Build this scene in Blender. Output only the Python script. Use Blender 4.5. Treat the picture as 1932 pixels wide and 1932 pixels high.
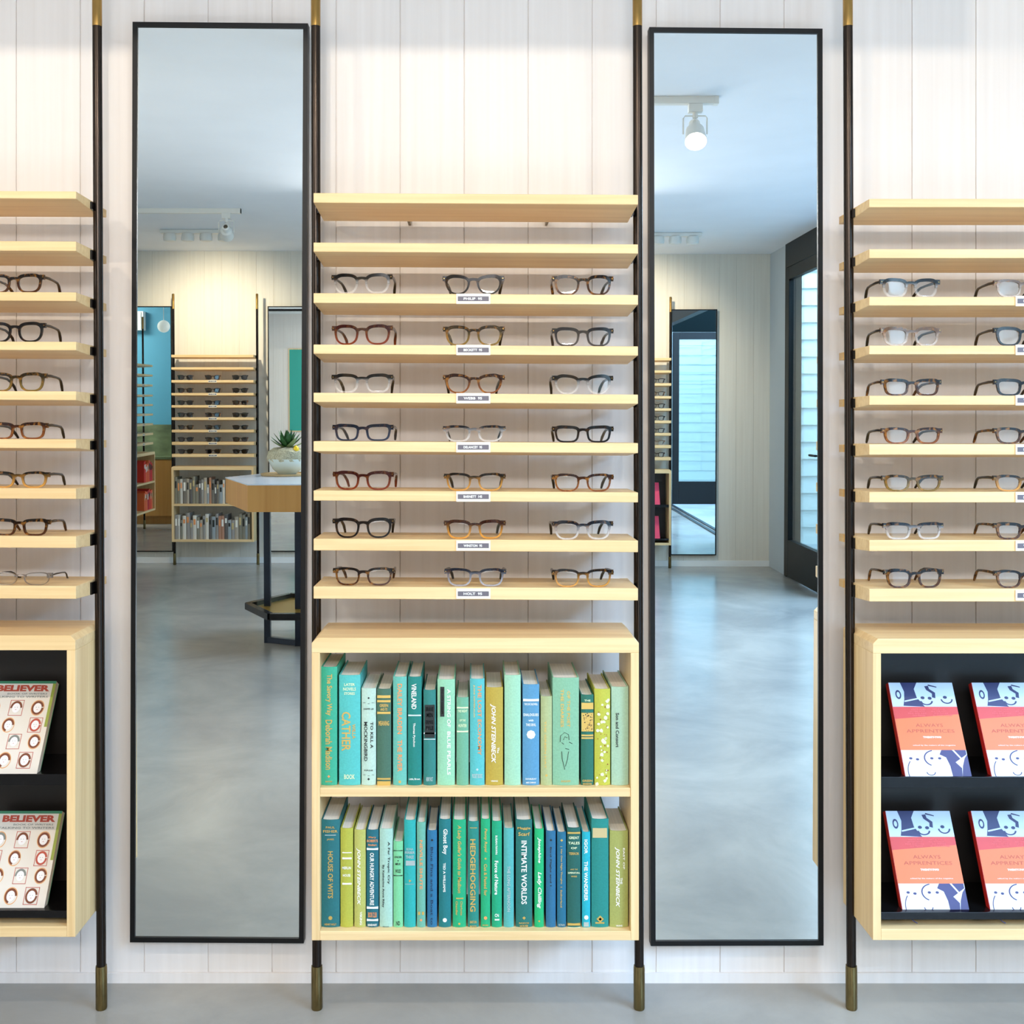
import bpy, math, random
from mathutils import Vector, Matrix

S = bpy.context.scene
for o in list(bpy.data.objects):
    bpy.data.objects.remove(o)
COL = S.collection
PI = math.pi
# ------------------------------------------------------------------ camera, world, light, exposure
F, CX, CY, DW, EYE = 2071.0, 895.0, 815.0, 2.6, 1.303     # focal length and vanishing point in pixels, wall distance, eye height
cam = bpy.data.cameras.new('camera'); cam_o = bpy.data.objects.new('camera', cam); COL.objects.link(cam_o)
cam.sensor_width = 36.0; cam.lens = 36.0 * F / 1932
cam.shift_x = (966 - CX) / 1932; cam.shift_y = -(966 - CY) / 1932
cam_o.location = (0, -DW, EYE); cam_o.rotation_euler = (PI / 2, 0, 0)
S.camera = cam_o
W = bpy.data.worlds.new('sky'); S.world = W; W.use_nodes = True
bg = W.node_tree.nodes['Background']; bg.inputs[0].default_value = (0.46, 0.70, 1.0, 1); bg.inputs[1].default_value = 2.4
S.view_settings.view_transform = 'Standard'; S.view_settings.look = 'None'
S.view_settings.gamma = 1.0; S.view_settings.use_curve_mapping = False
S.view_settings.exposure = -0.30

def light(name, kind, loc, target, energy, color, **kw):
    l = bpy.data.lights.new(name, kind); l.energy = energy; l.color = color
    for k, v in kw.items(): setattr(l, k, v)
    o = bpy.data.objects.new(name, l); COL.objects.link(o); o.location = loc
    o.rotation_euler = (Vector(target) - Vector(loc)).to_track_quat('-Z', 'Y').to_euler()
    return o

WARM = (1.0, 0.88, 0.72)
# daylight falling into the side yard and through the open glazed wall on the right
light('daylight', 'AREA', (4.9, -3.6, 3.9), (1.2, -3.4, 0.2), 1650, (0.38, 0.64, 1.0), shape='RECTANGLE', size=5.5, size_y=2.0)
light('daylight', 'AREA', (3.7, -7.9, 3.9), (3.4, -8.2, 0.2), 420, (0.50, 0.74, 1.0), shape='RECTANGLE', size=1.5, size_y=1.2)
light('low_fill', 'AREA', (0.0, -3.35, 0.15), (0.0, -2.55, 2.0), 26, (0.90, 0.94, 1.0), shape='RECTANGLE', size=1.1, size_y=1.1)  # added low fill for shelf undersides and wall; no lamp stands here
# unseen fills added for soft light: mid-shop under the ceiling, and left wall
light('high_fill', 'AREA', (0.0, -4.6, 2.58), (0.0, 0, 1.0), 72, (0.98, 0.95, 0.94), shape='RECTANGLE', size=1.3, size_y=0.26)
light('west_fill', 'AREA', (-3.38, -2.4, 1.5), (0, -2.6, 1.45), 52, (0.98, 0.95, 0.92), shape='RECTANGLE', size=2.0, size_y=2.2)
# track spots washing the shelving wall, and those aimed at the far wall
for x, e in ((-1.65, 39), (-0.45, 41), (0.20, 24), (1.75, 34)):
    light('wall_washer', 'SPOT', (x, -1.95, 2.58), (x * 0.98, 0.0, 1.25), e, WARM, spot_size=2.3, spot_blend=0.7, shadow_soft_size=0.0022)
for x, e in ((-2.25, 120), (1.2, 120)):
    light('far_wall_washer', 'SPOT', (x, -5.95, 2.6), (x, -7.12, 1.75), e, (1.0, 0.84, 0.62), spot_size=1.7, spot_blend=0.9, shadow_soft_size=0.03)
light('alcove_fill', 'AREA', (-4.6, -4.6, 2.68), (-4.4, -3.9, 0), 60, (1.0, 0.95, 0.86), shape='RECTANGLE', size=.8, size_y=.5)  # fill added to brighten the teal alcove, without a fitting

# ------------------------------------------------------------------ helpers
def P(px, py, d):
    return Vector(((px - CX) * d / F, d - DW, EYE - (py - CY) * d / F))
def X(px, d): return (px - CX) * d / F
def Z(py, d): return EYE - (py - CY) * d / F

class MB:
    def __init__(s): s.v = []; s.f = []; s.m = []
    def add(s, vs, fs, mi=0):
        b = len(s.v); s.v += [tuple(v) for v in vs]
        for f in fs: s.f.append([b + i for i in f]); s.m.append(mi)
        return s
    def box(s, x0, x1, y0, y1, z0, z1, mi=0):
        return s.hexa([(x0, y0, z0), (x1, y0, z0), (x1, y1, z0), (x0, y1, z0), (x0, y0, z1), (x1, y0, z1), (x1, y1, z1), (x0, y1, z1)], mi)
    def hexa(s, v, mi=0):
        return s.add(v, [(0, 3, 2, 1), (4, 5, 6, 7), (0, 1, 5, 4), (1, 2, 6, 5), (2, 3, 7, 6), (3, 0, 4, 7)], mi)
    def prism(s, pts, h0, h1, axis='z', mi=0):
        n = len(pts)
        def mk(p, h):
            return (p[0], p[1], h) if axis == 'z' else ((p[0], h, p[1]) if axis == 'y' else (h, p[0], p[1]))
        v = [mk(p, h0) for p in pts] + [mk(p, h1) for p in pts]
        return s.add(v, [list(range(n))[::-1], [n + i for i in range(n)]] + [[i, (i + 1) % n, n + (i + 1) % n, n + i] for i in range(n)], mi)
    def tube(s, path, rs, n=12, mi=0, caps=True, flat=1.0):
        path = [Vector(p) for p in path]; rings = []
        if not isinstance(rs, (list, tuple)): rs = [rs] * len(path)
        for i, p in enumerate(path):
            t = (path[min(i + 1, len(path) - 1)] - path[max(i - 1, 0)]).normalized()
            a = Vector((1, 0, 0)) if abs(t.x) < 0.8 else Vector((0, 0, 1))
            u = t.cross(a).normalized(); w = t.cross(u).normalized()
            rings.append([p + (u * math.cos(2 * PI * k / n) + w * math.sin(2 * PI * k / n) * flat) * rs[i] for k in range(n)])
        v = [q for r in rings for q in r]; f = []
        for i in range(len(path) - 1):
            for k in range(n):
                f.append((i * n + k, i * n + (k + 1) % n, (i + 1) * n + (k + 1) % n, (i + 1) * n + k))
        if caps: f += [tuple(range(n))[::-1], tuple((len(path) - 1) * n + k for k in range(n))]
        return s.add(v, f, mi)
    def lathe(s, prof, c=(0, 0, 0), n=32, mi=0):
        v = []; f = []
        for r, z in prof: v += [(c[0] + r * math.cos(2 * PI * k / n), c[1] + r * math.sin(2 * PI * k / n), c[2] + z) for k in range(n)]
        for i in range(len(prof) - 1):
            for k in range(n): f.append((i * n + k, i * n + (k + 1) % n, (i + 1) * n + (k + 1) % n, (i + 1) * n + k))
        return s.add(v, f, mi)
    def build(s, name, mats, parent=None, smooth=False, bevel=0, loc=None):
        me = bpy.data.meshes.new(name); me.from_pydata(s.v, [], s.f)
        for m in (mats if isinstance(mats, (list, tuple)) else [mats]): me.materials.append(m)
        for p, mi in zip(me.polygons, s.m): p.material_index = mi; p.use_smooth = smooth
        import bmesh
        bm = bmesh.new(); bm.from_mesh(me); bmesh.ops.recalc_face_normals(bm, faces=bm.faces); bm.to_mesh(me); bm.free()
        o = bpy.data.objects.new(name, me); COL.objects.link(o)
        if parent: o.parent = parent
        if loc: o.location = loc
        if smooth:
            me.set_sharp_from_angle(angle=math.radians(40))
        if bevel:
            b = o.modifiers.new('bevel', 'BEVEL'); b.width = bevel; b.segments = 2; b.limit_method = 'ANGLE'
        return o

def thing(name, label, cat, loc=(0, 0, 0), rz=0, group=None):
    o = bpy.data.objects.new(name, None); o.empty_display_size = 0.05; COL.objects.link(o)
    o.location = loc; o.rotation_euler = (0, 0, rz); return tag(o, label, cat, group)
def tag(o, label, cat, group=None):
    o['label'] = label; o['category'] = cat
    if group: o['group'] = group
    return o
def struct(o): o['kind'] = 'structure'; return o
def copy_tree(o, parent=None):
    c = o.copy(); COL.objects.link(c)
    if parent: c.parent = parent
    for ch in list(o.children): copy_tree(ch, c)
    return c

def lin(c):
    return tuple(((x / 255) / 12.92 if x / 255 <= 0.04045 else (((x / 255) + 0.055) / 1.055) ** 2.4) for x in c) + (1,)
_mc = {}
def mat(name, rgb, rough=0.5, metal=0.0, spec=0.5, noise=0, nscale=(30, 30, 30), bump=0, emit=0, coat=0):
    """principled material with an optional procedural mottling of the colour"""
    key = (name, rgb, rough, metal, noise)
    if key in _mc: return _mc[key]
    m = bpy.data.materials.new(name); m.use_nodes = True; nt = m.node_tree; b = nt.nodes['Principled BSDF']
    c = lin(rgb); b.inputs['Base Color'].default_value = c; b.inputs['Roughness'].default_value = rough
    b.inputs['Metallic'].default_value = metal; b.inputs['Specular IOR Level'].default_value = spec
    b.inputs['Coat Weight'].default_value = coat
    if emit: b.inputs['Emission Color'].default_value = c; b.inputs['Emission Strength'].default_value = emit
    if noise or bump:
        tc = nt.nodes.new('ShaderNodeTexCoord'); mp = nt.nodes.new('ShaderNodeMapping'); mp.inputs['Scale'].default_value = nscale
        nz = nt.nodes.new('ShaderNodeTexNoise'); nz.inputs['Scale'].default_value = 1; nz.inputs['Detail'].default_value = 5
        nt.links.new(tc.outputs['Object'], mp.inputs[0]); nt.links.new(mp.outputs[0], nz.inputs['Vector'])
        if noise:
            r = nt.nodes.new('ShaderNodeValToRGB'); r.color_ramp.elements[0].position = 0.3; r.color_ramp.elements[1].position = 0.7
            r.color_ramp.elements[0].color = tuple(max(0, x * (1 - noise)) for x in c[:3]) + (1,)
            r.color_ramp.elements[1].color = tuple(min(1, x * (1 + noise)) for x in c[:3]) + (1,)
            nt.links.new(nz.outputs[0], r.inputs[0]); nt.links.new(r.outputs[0], b.inputs['Base Color'])
        if bump:
            bp = nt.nodes.new('ShaderNodeBump'); bp.inputs['Strength'].default_value = bump; bp.inputs['Distance'].default_value = 0.002
            nt.links.new(nz.outputs[0], bp.inputs['Height']); nt.links.new(bp.outputs[0], b.inputs['Normal'])
    _mc[key] = m; return m

def wood(name, rgb, axis, dark=0.22, rough=0.42, fine=1.0):
    m = bpy.data.materials.new(name); m.use_nodes = True; nt = m.node_tree; b = nt.nodes['Principled BSDF']
    b.inputs['Roughness'].default_value = rough
    tc = nt.nodes.new('ShaderNodeTexCoord'); mp = nt.nodes.new('ShaderNodeMapping')
    sc = [90 * fine] * 3; sc[axis] = 2.5 * fine; mp.inputs['Scale'].default_value = sc
    n1 = nt.nodes.new('ShaderNodeTexNoise'); n1.inputs['Scale'].default_value = 1; n1.inputs['Detail'].default_value = 4; n1.inputs['Distortion'].default_value = 0.6
    mp2 = nt.nodes.new('ShaderNodeMapping'); s2 = [18 * fine] * 3; s2[axis] = 0.9 * fine; mp2.inputs['Scale'].default_value = s2
    n2 = nt.nodes.new('ShaderNodeTexNoise'); n2.inputs['Scale'].default_value = 1; n2.inputs['Detail'].default_value = 3; n2.inputs['Distortion'].default_value = 1.2
    for a, n in ((mp, n1), (mp2, n2)):
        nt.links.new(tc.outputs['Object'], a.inputs[0]); nt.links.new(a.outputs[0], n.inputs['Vector'])
    mx = nt.nodes.new('ShaderNodeMath'); mx.operation = 'ADD'; mm = nt.nodes.new('ShaderNodeMath'); mm.operation = 'MULTIPLY'; mm.inputs[1].default_value = 0.5
    nt.links.new(n1.outputs[0], mx.inputs[0]); nt.links.new(n2.outputs[0], mx.inputs[1]); nt.links.new(mx.outputs[0], mm.inputs[0])
    r = nt.nodes.new('ShaderNodeValToRGB'); c = lin(rgb)
    r.color_ramp.elements[0].position = 0.36; r.color_ramp.elements[1].position = 0.60
    r.color_ramp.elements[0].color = (c[0] * (1 - dark * .7), c[1] * (1 - dark), c[2] * (1 - dark * 1.4), 1); r.color_ramp.elements[1].color = c
    nt.links.new(mm.outputs[0], r.inputs[0]); nt.links.new(r.outputs[0], b.inputs['Base Color'])
    return m

M_OAKX = wood('pale_oak_along', (238, 207, 154), 0)
M_OAKZ = wood('pale_oak_upright', (238, 207, 154), 2)
M_OAKY = wood('pale_oak_across', (234, 198, 138), 1)
M_OAKD = wood('honey_oak', (176, 128, 66), 2, fine=0.35)
M_BLACK = mat('black_steel', (22, 21, 22), 0.22, 0.4)
M_POLE = mat('blackened_steel_tube', (52, 45, 40), 0.25, 0.9)
M_FRAME = mat('black_mirror_frame', (10, 10, 11), 0.45, 0.0, spec=.3)
M_BRASS = mat('aged_brass', (176, 140, 80), 0.26, 1.0, noise=0.15, nscale=(60, 60, 20))
M_FOOT = mat('antique_brass_foot', (128, 112, 74), 0.32, 1.0, noise=0.25, nscale=(60, 60, 20))
M_WHITE = mat('white_paint', (238, 238, 234), 0.6)
M_CEIL = mat('ceiling_plaster', (240, 242, 244), 0.9, noise=0.02, nscale=(3, 3, 3))
M_PAPER = mat('page_edges', (232, 226, 214), 0.9, noise=0.1, nscale=(900, 4, 4))
M_DARK = mat('black_cabinet_lining', (27, 22, 19), 0.4)
M_RED = mat('red_spine', (190, 30, 22), 0.5)

def wall_mat(name, rgb):
    m = bpy.data.materials.new(name); m.use_nodes = True; nt = m.node_tree; b = nt.nodes['Principled BSDF']; b.inputs['Roughness'].default_value = 0.75
    tc = nt.nodes.new('ShaderNodeTexCoord'); mp = nt.nodes.new('ShaderNodeMapping'); mp.inputs['Scale'].default_value = (55, 55, 1.4)
    n = nt.nodes.new('ShaderNodeTexNoise'); n.inputs['Scale'].default_value = 1; n.inputs['Detail'].default_value = 5
    r = nt.nodes.new('ShaderNodeValToRGB'); c = lin(rgb); r.color_ramp.elements[0].position = .3; r.color_ramp.elements[1].position = .65
    r.color_ramp.elements[0].color = (c[0] * .94, c[1] * .93, c[2] * .92, 1); r.color_ramp.elements[1].color = c
    nt.links.new(tc.outputs['Object'], mp.inputs[0]); nt.links.new(mp.outputs[0], n.inputs['Vector']); nt.links.new(n.outputs[0], r.inputs[0]); nt.links.new(r.outputs[0], b.inputs['Base Color'])
    return m
M_WALL = wall_mat('whitewashed_boards', (232, 225, 219))
M_WALLS = wall_mat('whitewashed_boards_far', (232, 226, 212))

def concrete(name, rgb, rough):
    m = bpy.data.materials.new(name); m.use_nodes = True; nt = m.node_tree; b = nt.nodes['Principled BSDF']
    tc = nt.nodes.new('ShaderNodeTexCoord'); c = lin(rgb)
    n = nt.nodes.new('ShaderNodeTexNoise'); n.inputs['Scale'].default_value = 1.6; n.inputs['Detail'].default_value = 9; n.inputs['Roughness'].default_value = .62; n.inputs['Distortion'].default_value = .5
    r = nt.nodes.new('ShaderNodeValToRGB'); r.color_ramp.elements[0].position = .35; r.color_ramp.elements[1].position = .66
    r.color_ramp.elements[0].color = (c[0] * .80, c[1] * .81, c[2] * .82, 1); r.color_ramp.elements[1].color = (min(1, c[0] * 1.13), min(1, c[1] * 1.12), min(1, c[2] * 1.09), 1)
    nt.links.new(tc.outputs['Object'], n.inputs['Vector']); nt.links.new(n.outputs[0], r.inputs[0]); nt.links.new(r.outputs[0], b.inputs['Base Color'])
    mr = nt.nodes.new('ShaderNodeMapRange'); mr.inputs[3].default_value = rough * .75; mr.inputs[4].default_value = rough * 1.3
    nt.links.new(n.outputs[0], mr.inputs[0]); nt.links.new(mr.outputs[0], b.inputs['Roughness'])
    return m
M_FLOOR = concrete('polished_concrete', (160, 157, 150), 0.2)
M_YARD = concrete('yard_concrete', (170, 180, 188), 0.7)

def glass_mat(name, tint=(1, 1, 1), refl=0.09, dark=0.0):
    m = bpy.data.materials.new(name); m.use_nodes = True; nt = m.node_tree; nt.nodes.clear()
    o = nt.nodes.new('ShaderNodeOutputMaterial'); t = nt.nodes.new('ShaderNodeBsdfTransparent'); g = nt.nodes.new('ShaderNodeBsdfGlossy'); mx = nt.nodes.new('ShaderNodeMixShader')
    t.inputs[0].default_value = tint + (1,); g.inputs['Roughness'].default_value = 0.02
    lw = nt.nodes.new('ShaderNodeLayerWeight'); lw.inputs[0].default_value = 0.3
    mr = nt.nodes.new('ShaderNodeMapRange'); mr.inputs[3].default_value = refl; mr.inputs[4].default_value = 0.7
    nt.links.new(lw.outputs['Fresnel'], mr.inputs[0]); nt.links.new(mr.outputs[0], mx.inputs[0]); nt.links.new(t.outputs[0], mx.inputs[1]); nt.links.new(g.outputs[0], mx.inputs[2]); nt.links.new(mx.outputs[0], o.inputs[0])
    return m
M_LENS = glass_mat('clear_lens', (.99, .995, .995), 0.025)
M_SUN = glass_mat('dark_sunglass_lens', (.03, .03, .03), 0.06)
M_PANE = glass_mat('door_pane', (.90, .97, .95), 0.05)
M_MIRROR = mat('mirror_silver', (240, 246, 246), 0.0, 1.0)

def frame_mat(name, top, bot, clear=0.0, speck=0.4, h=0.042):
    """acetate: colour runs from top to bottom of the frame with tortoise flecks, lower half may be clear"""
    m = bpy.data.materials.new(name); m.use_nodes = True; nt = m.node_tree; b = nt.nodes['Principled BSDF']; b.inputs['Roughness'].default_value = 0.12
    tc = nt.nodes.new('ShaderNodeTexCoord'); sx = nt.nodes.new('ShaderNodeSeparateXYZ'); nt.links.new(tc.outputs['Object'], sx.inputs[0])
    mr = nt.nodes.new('ShaderNodeMapRange'); mr.inputs[1].default_value = h * .15; mr.inputs[2].default_value = h * .75; nt.links.new(sx.outputs[2], mr.inputs[0])
    n = nt.nodes.new('ShaderNodeTexNoise'); n.inputs['Scale'].default_value = 95; n.inputs['Detail'].default_value = 2; nt.links.new(tc.outputs['Object'], n.inputs['Vector'])
    r = nt.nodes.new('ShaderNodeValToRGB'); r.color_ramp.elements[0].color = lin(bot); r.color_ramp.elements[1].color = lin(top); nt.links.new(mr.outputs[0], r.inputs[0])
    r2 = nt.nodes.new('ShaderNodeValToRGB'); r2.color_ramp.elements[0].position = .52; r2.color_ramp.elements[1].position = .66
    r2.color_ramp.elements[0].color = (0, 0, 0, 1); r2.color_ramp.elements[1].color = (speck,) * 3 + (1,); nt.links.new(n.outputs[0], r2.inputs[0])
    mx = nt.nodes.new('ShaderNodeMixRGB'); mx.inputs[2].default_value = lin((196, 128, 52)); nt.links.new(r2.outputs[0], mx.inputs[0]); nt.links.new(r.outputs[0], mx.inputs[1]); nt.links.new(mx.outputs[0], b.inputs['Base Color'])
    if clear:
        tr = nt.nodes.new('ShaderNodeBsdfTransparent'); ms = nt.nodes.new('ShaderNodeMixShader')
        a = nt.nodes.new('ShaderNodeMapRange'); a.inputs[1].default_value = h * .50; a.inputs[2].default_value = h * .56; a.inputs[3].default_value = clear; a.inputs[4].default_value = 0
        nt.links.new(sx.outputs[2], a.inputs[0]); nt.links.new(a.outputs[0], ms.inputs[0]); nt.links.new(b.outputs[0], ms.inputs[1]); nt.links.new(tr.outputs[0], ms.inputs[2])
        nt.links.new(ms.outputs[0], nt.nodes['Material Output'].inputs[0])
    return m

def text_data(body, resu=2, bold=0.0, shear=0.0):
    c = bpy.data.curves.new('lettering', 'FONT'); c.body = body; c.size = 1; c.resolution_u = resu; c.extrude = 0; c.offset = bold; c.shear = shear
    o = bpy.data.objects.new('lettering', c); COL.objects.link(o)
    dg = bpy.context.evaluated_depsgraph_get(); me = o.evaluated_get(dg).to_mesh()
    v = [tuple(p.co) for p in me.vertices]; f = [list(p.vertices) for p in me.polygons]
    o.evaluated_get(dg).to_mesh_clear(); bpy.data.objects.remove(o); bpy.data.curves.remove(c)
    if not v: return [], []
    x0 = min(p[0] for p in v); x1 = max(p[0] for p in v); y0 = min(p[1] for p in v); y1 = max(p[1] for p in v)
    return [((p[0] - x0) / (x1 - x0), (p[1] - y0) / (y1 - y0)) for p in v], f
_tc = {}
def tdata(body, bold=0.012, shear=0.0):
    k = (body, bold, shear)
    if k not in _tc: _tc[k] = text_data(body, 2, bold, shear)
    return _tc[k]
def put_text(mb, body, x0, x1, z0, z1, y, vertical=False, mi=0, bold=0.012, shear=0.0):
    """letters on a plane facing -Y; vertical letters read downwards"""
    v, f = tdata(body, bold, shear)
    if not v: return
    if vertical: w = [(x0 + b * (x1 - x0), y, z1 - a * (z1 - z0)) for a, b in v]
    else: w = [(x0 + a * (x1 - x0), y, z0 + b * (z1 - z0)) for a, b in v]
    mb.add(w, f, mi)

# ------------------------------------------------------------------ the room shell
SY = -7.12; CEIL = 2.735; EX = 2.475
def planked(name, x0, x1, phase, pitch, y, face, m, z1=CEIL):
    """board wall as a profile with real grooves; face=-1 looks towards -Y, +1 towards +Y"""
    xs = []; k = math.ceil((x0 - phase) / pitch)
    pts = [(x0, y)]
    while phase + k * pitch < x1 - 0.01:
        g = phase + k * pitch
        if g > x0 + 0.01: pts += [(g - .0014, y), (g - .0009, y - face * .003), (g + .0009, y - face * .003), (g + .0014, y)]
        k += 1
    pts += [(x1, y)]
    b = MB(); n = len(pts); v = [(p[0], p[1], 0) for p in pts] + [(p[0], p[1], z1) for p in pts]
    b.add(v, [(i, i + 1, n + i + 1, n + i) for i in range(n - 1)])
    yb = y - face * 0.1
    b.add([(x0, yb, 0), (x1, yb, 0), (x1, yb, z1), (x0, yb, z1)], [(0, 1, 2, 3)])
    b.add([(x0, y, 0), (x0, yb, 0), (x0, yb, z1), (x0, y, z1), (x1, y, 0), (x1, yb, 0), (x1, yb, z1), (x1, y, z1)], [(0, 1, 2, 3), (4, 5, 6, 7), (2, 3, 7, 6)])
    return struct(b.build(name, m))
planked('wall_north', -3.4, EX, X(755, DW), 0.1515, 0.0, -1, M_WALL)
planked('wall_south', -3.83, EX, -1.0, 0.1515, SY, 1, M_WALLS)
struct(MB().box(-6.0, EX + .12, SY - .1, .1, -.1, 0).build('floor', M_FLOOR))
struct(MB().box(-6.0, EX + .12, SY - .1, .1, CEIL, CEIL + .1).build('ceiling', M_CEIL))
struct(MB().box(-3.83 - .1, -3.785, SY - .1, -4.42, 0, CEIL).build('wall_west', M_WALL))
struct(MB().box(-5.6, -3.4, -3.7, -3.6, 0, CEIL).build('wall_alcove', mat('teal_paint', (76, 148, 176), 0.6)))
struct(MB().box(-5.6, -5.5, -5.6, -3.6, 0, CEIL).box(-5.5, -3.93, -5.6, -5.5, 0, CEIL).build('wall_alcove_side', M_WHITE))
struct(MB().box(-3.5, -3.4, -3.6, .1, 0, CEIL).build('wall_west_near', M_WALL))
M_GREYW = mat('blue_grey_paint', (196, 206, 212), 0.6)
struct(MB().box(EX, EX + .12, SY - .1, -6.59, 0, CEIL).build('wall_east', M_GREYW))
struct(MB().box(EX, EX + .12, -1.12, .1, 0, CEIL).build('wall_east_near', M_GREYW))
struct(MB().box(-1.9 - 1.5, EX, -.006, -.0005, 0, .024).build('baseboard_north', M_WALL))
struct(MB().box(-3.82, EX, SY + .0005, SY + .008, 0, .05).build('baseboard_south', M_WHITE))
# header over the glazed side and floor track
struct(MB().box(EX, EX + .10, -5.42, -1.12, 2.52, CEIL).build('trim_2', M_FRAME))
struct(MB().box(EX + .0, EX + .04, -5.42, -1.12, 0, .012).box(EX + .08, EX + .12, -5.42, -1.12, 0, .012).build('trim_3', mat('floor_track', (52, 66, 74), 0.35, .7)))

# glazed door in the east wall, seen at the edge of the right mirror
def glazed_door(name, w, h, kick, label_handle=True):
    root = bpy.data.objects.new(name, None); COL.objects.link(root); struct(root)
    f = MB().box(0, .09, 0, .05, 0, h).box(w - .09, w, 0, .05, 0, h).box(.09, w - .09, 0, .05, h - .10, h).box(.09, w - .09, 0, .05, 0, kick)
    f.build('door_frame', M_FRAME, root, bevel=.003)
    MB().box(.09, w - .09, .02, .03, kick, h - .10).build('pane', M_PANE, root)
    hd = MB().tube([(w - .045, .051, 1.02), (w - .045, .10, 1.02), (w - .19, .10, 1.02)], .009, 10)
    hd.box(w - .06, w - .03, .05, .056, .90, 1.06); hd.tube([(w - .045, .05, .87), (w - .045, .072, .87)], .012, 12)
    hd.build('door_handle', M_FRAME, root, smooth=True)
    return root
d1 = glazed_door('door_1', 1.05, 2.52, .30); d1.location = (EX + .03, -6.53, 0.012); d1.rotation_euler = (0, 0, PI / 2)
struct(MB().box(EX - .01, EX + .11, -6.59, -6.53, 0, CEIL).box(EX - .01, EX + .11, -5.48, -5.42, 0, CEIL).box(EX - .01, EX + .11, -6.53, -5.48, 2.54, CEIL).build('trim_4', M_FRAME))
d2 = glazed_door('door_2', .95, 2.44, .32); d2.location = (EX + .14, -1.07, 0.002); d2.rotation_euler = (0, 0, 0)
struct(MB().box(EX + .12, 4.48, -.98, -.82, 2.46, 3.6).build('trim_5', mat('dark_eave', (12, 22, 22), 0.9, spec=.1)))

# side yard outside the glazing: clapboard siding and paving
def siding(x, y0, y1, h, m):
    b = MB(); z = 0
    while z < h:
        b.hexa([(x, y0, z), (x + .1, y0, z), (x + .1, y1, z), (x, y1, z), (x + .022, y0, z + .16), (x + .1, y0, z + .16), (x + .1, y1, z + .16), (x + .022, y1, z + .16)]); z += .16
    return b
M_SIDE = mat('white_siding', (236, 240, 236), 0.6)
tag(siding(4.5, -10.5, 1.6, 3.0, M_SIDE).build('siding_wall', M_SIDE), 'white clapboard wall of the neighbouring building seen through the glass door', 'wall')['kind'] = 'structure'
b = MB(); z = 0
while z < 3.0:
    b.hexa([(EX + .12, 1.6, z), (4.5, 1.6, z), (4.5, 1.7, z), (EX + .12, 1.7, z), (EX + .12, 1.622, z + .16), (4.5, 1.622, z + .16), (4.5, 1.7, z + .16), (EX + .12, 1.7, z + .16)]); z += .16
b2 = MB(); z = 0
while z < 3.4:
    b2.hexa([(EX + .12, -8.85, z), (4.5, -8.85, z), (4.5, -8.78, z), (EX + .12, -8.78, z), (EX + .12, -8.85, z + .175), (4.5, -8.85, z + .175), (4.5, -8.802, z + .175), (EX + .12, -8.802, z + .175)]); z += .175
tag(b2.build('siding_end', M_SIDE), 'white clapboard wall behind the glass door at the edge of the right mirror', 'wall')['kind'] = 'structure'
tag(b.build('siding_return', M_SIDE), 'white clapboard wall closing the end of the side yard', 'wall')['kind'] = 'structure'
struct(MB().box(EX + .12, 4.6, -10.5, 1.7, -.1, 0).build('ground', M_YARD))

# ------------------------------------------------------------------ mirrors
def mirror(label, tl, tr, bl, br, tilt, w=9, yaw=0.0):
    zb = Z(bl[1], 2.568); xc = X((bl[0] + br[0]) / 2, 2.568)
    def pt(px, py, off):     # the point of the leaning mirror plane on that line of sight, off metres in front of the glass
        d = 2.572 - off
        for _ in range(6): d = 2.572 - off - tilt * (Z(py, d) - zb) - yaw * (X(px, d) - xc)
        return Vector((X(px, d), d - DW, Z(py, d)))
    t = thing('wall_mirror', label, 'mirror', (xc, -.02, zb))
    inv = -t.location
    o = [pt(*bl, .004), pt(*br, .004), pt(*tr, .004), pt(*tl, .004)]
    c = sum(o, Vector()) / 4
    i = [pt(bl[0] + w, bl[1] - w, .004), pt(br[0] - w, br[1] - w, .004), pt(tr[0] - w, tr[1] + w, .004), pt(tl[0] + w, tl[1] + w, .004)]
    back = Vector((0, .026, 0)); v = [p + inv for p in o + i] + [p + back + inv for p in o + i]
    f = []
    for k in range(4):
        n = (k + 1) % 4
        f += [(k, n, 4 + n, 4 + k), (8 + k, 12 + k, 12 + n, 8 + n), (k, 8 + k, 8 + n, n), (4 + k, 4 + n, 12 + n, 12 + k)]
    MB().add(v, f).build('mirror_frame', M_FRAME, t)
    g = [pt(bl[0] + w, bl[1] - w, 0), pt(br[0] - w, br[1] - w, 0), pt(tr[0] - w, tr[1] + w, 0), pt(tl[0] + w, tl[1] + w, 0)]
    gb = [p + Vector((0, .012, 0)) for p in g]
    MB().hexa([g[0] + inv, g[1] + inv, gb[1] + inv, gb[0] + inv, g[3] + inv, g[2] + inv, gb[2] + inv, gb[3] + inv]).build('mirror_glass', M_MIRROR, t)
mirror('tall black framed mirror left of the middle shelving, reflecting the table with the plant', (250, 41), (581, 44), (245, 1778), (573, 1780), .0107)
mirror('tall black framed mirror right of the middle shelving, reflecting the glass door', (1225, 51), (1552, 54), (1228, 1785), (1554, 1784), .0087, yaw=.0078)

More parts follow.
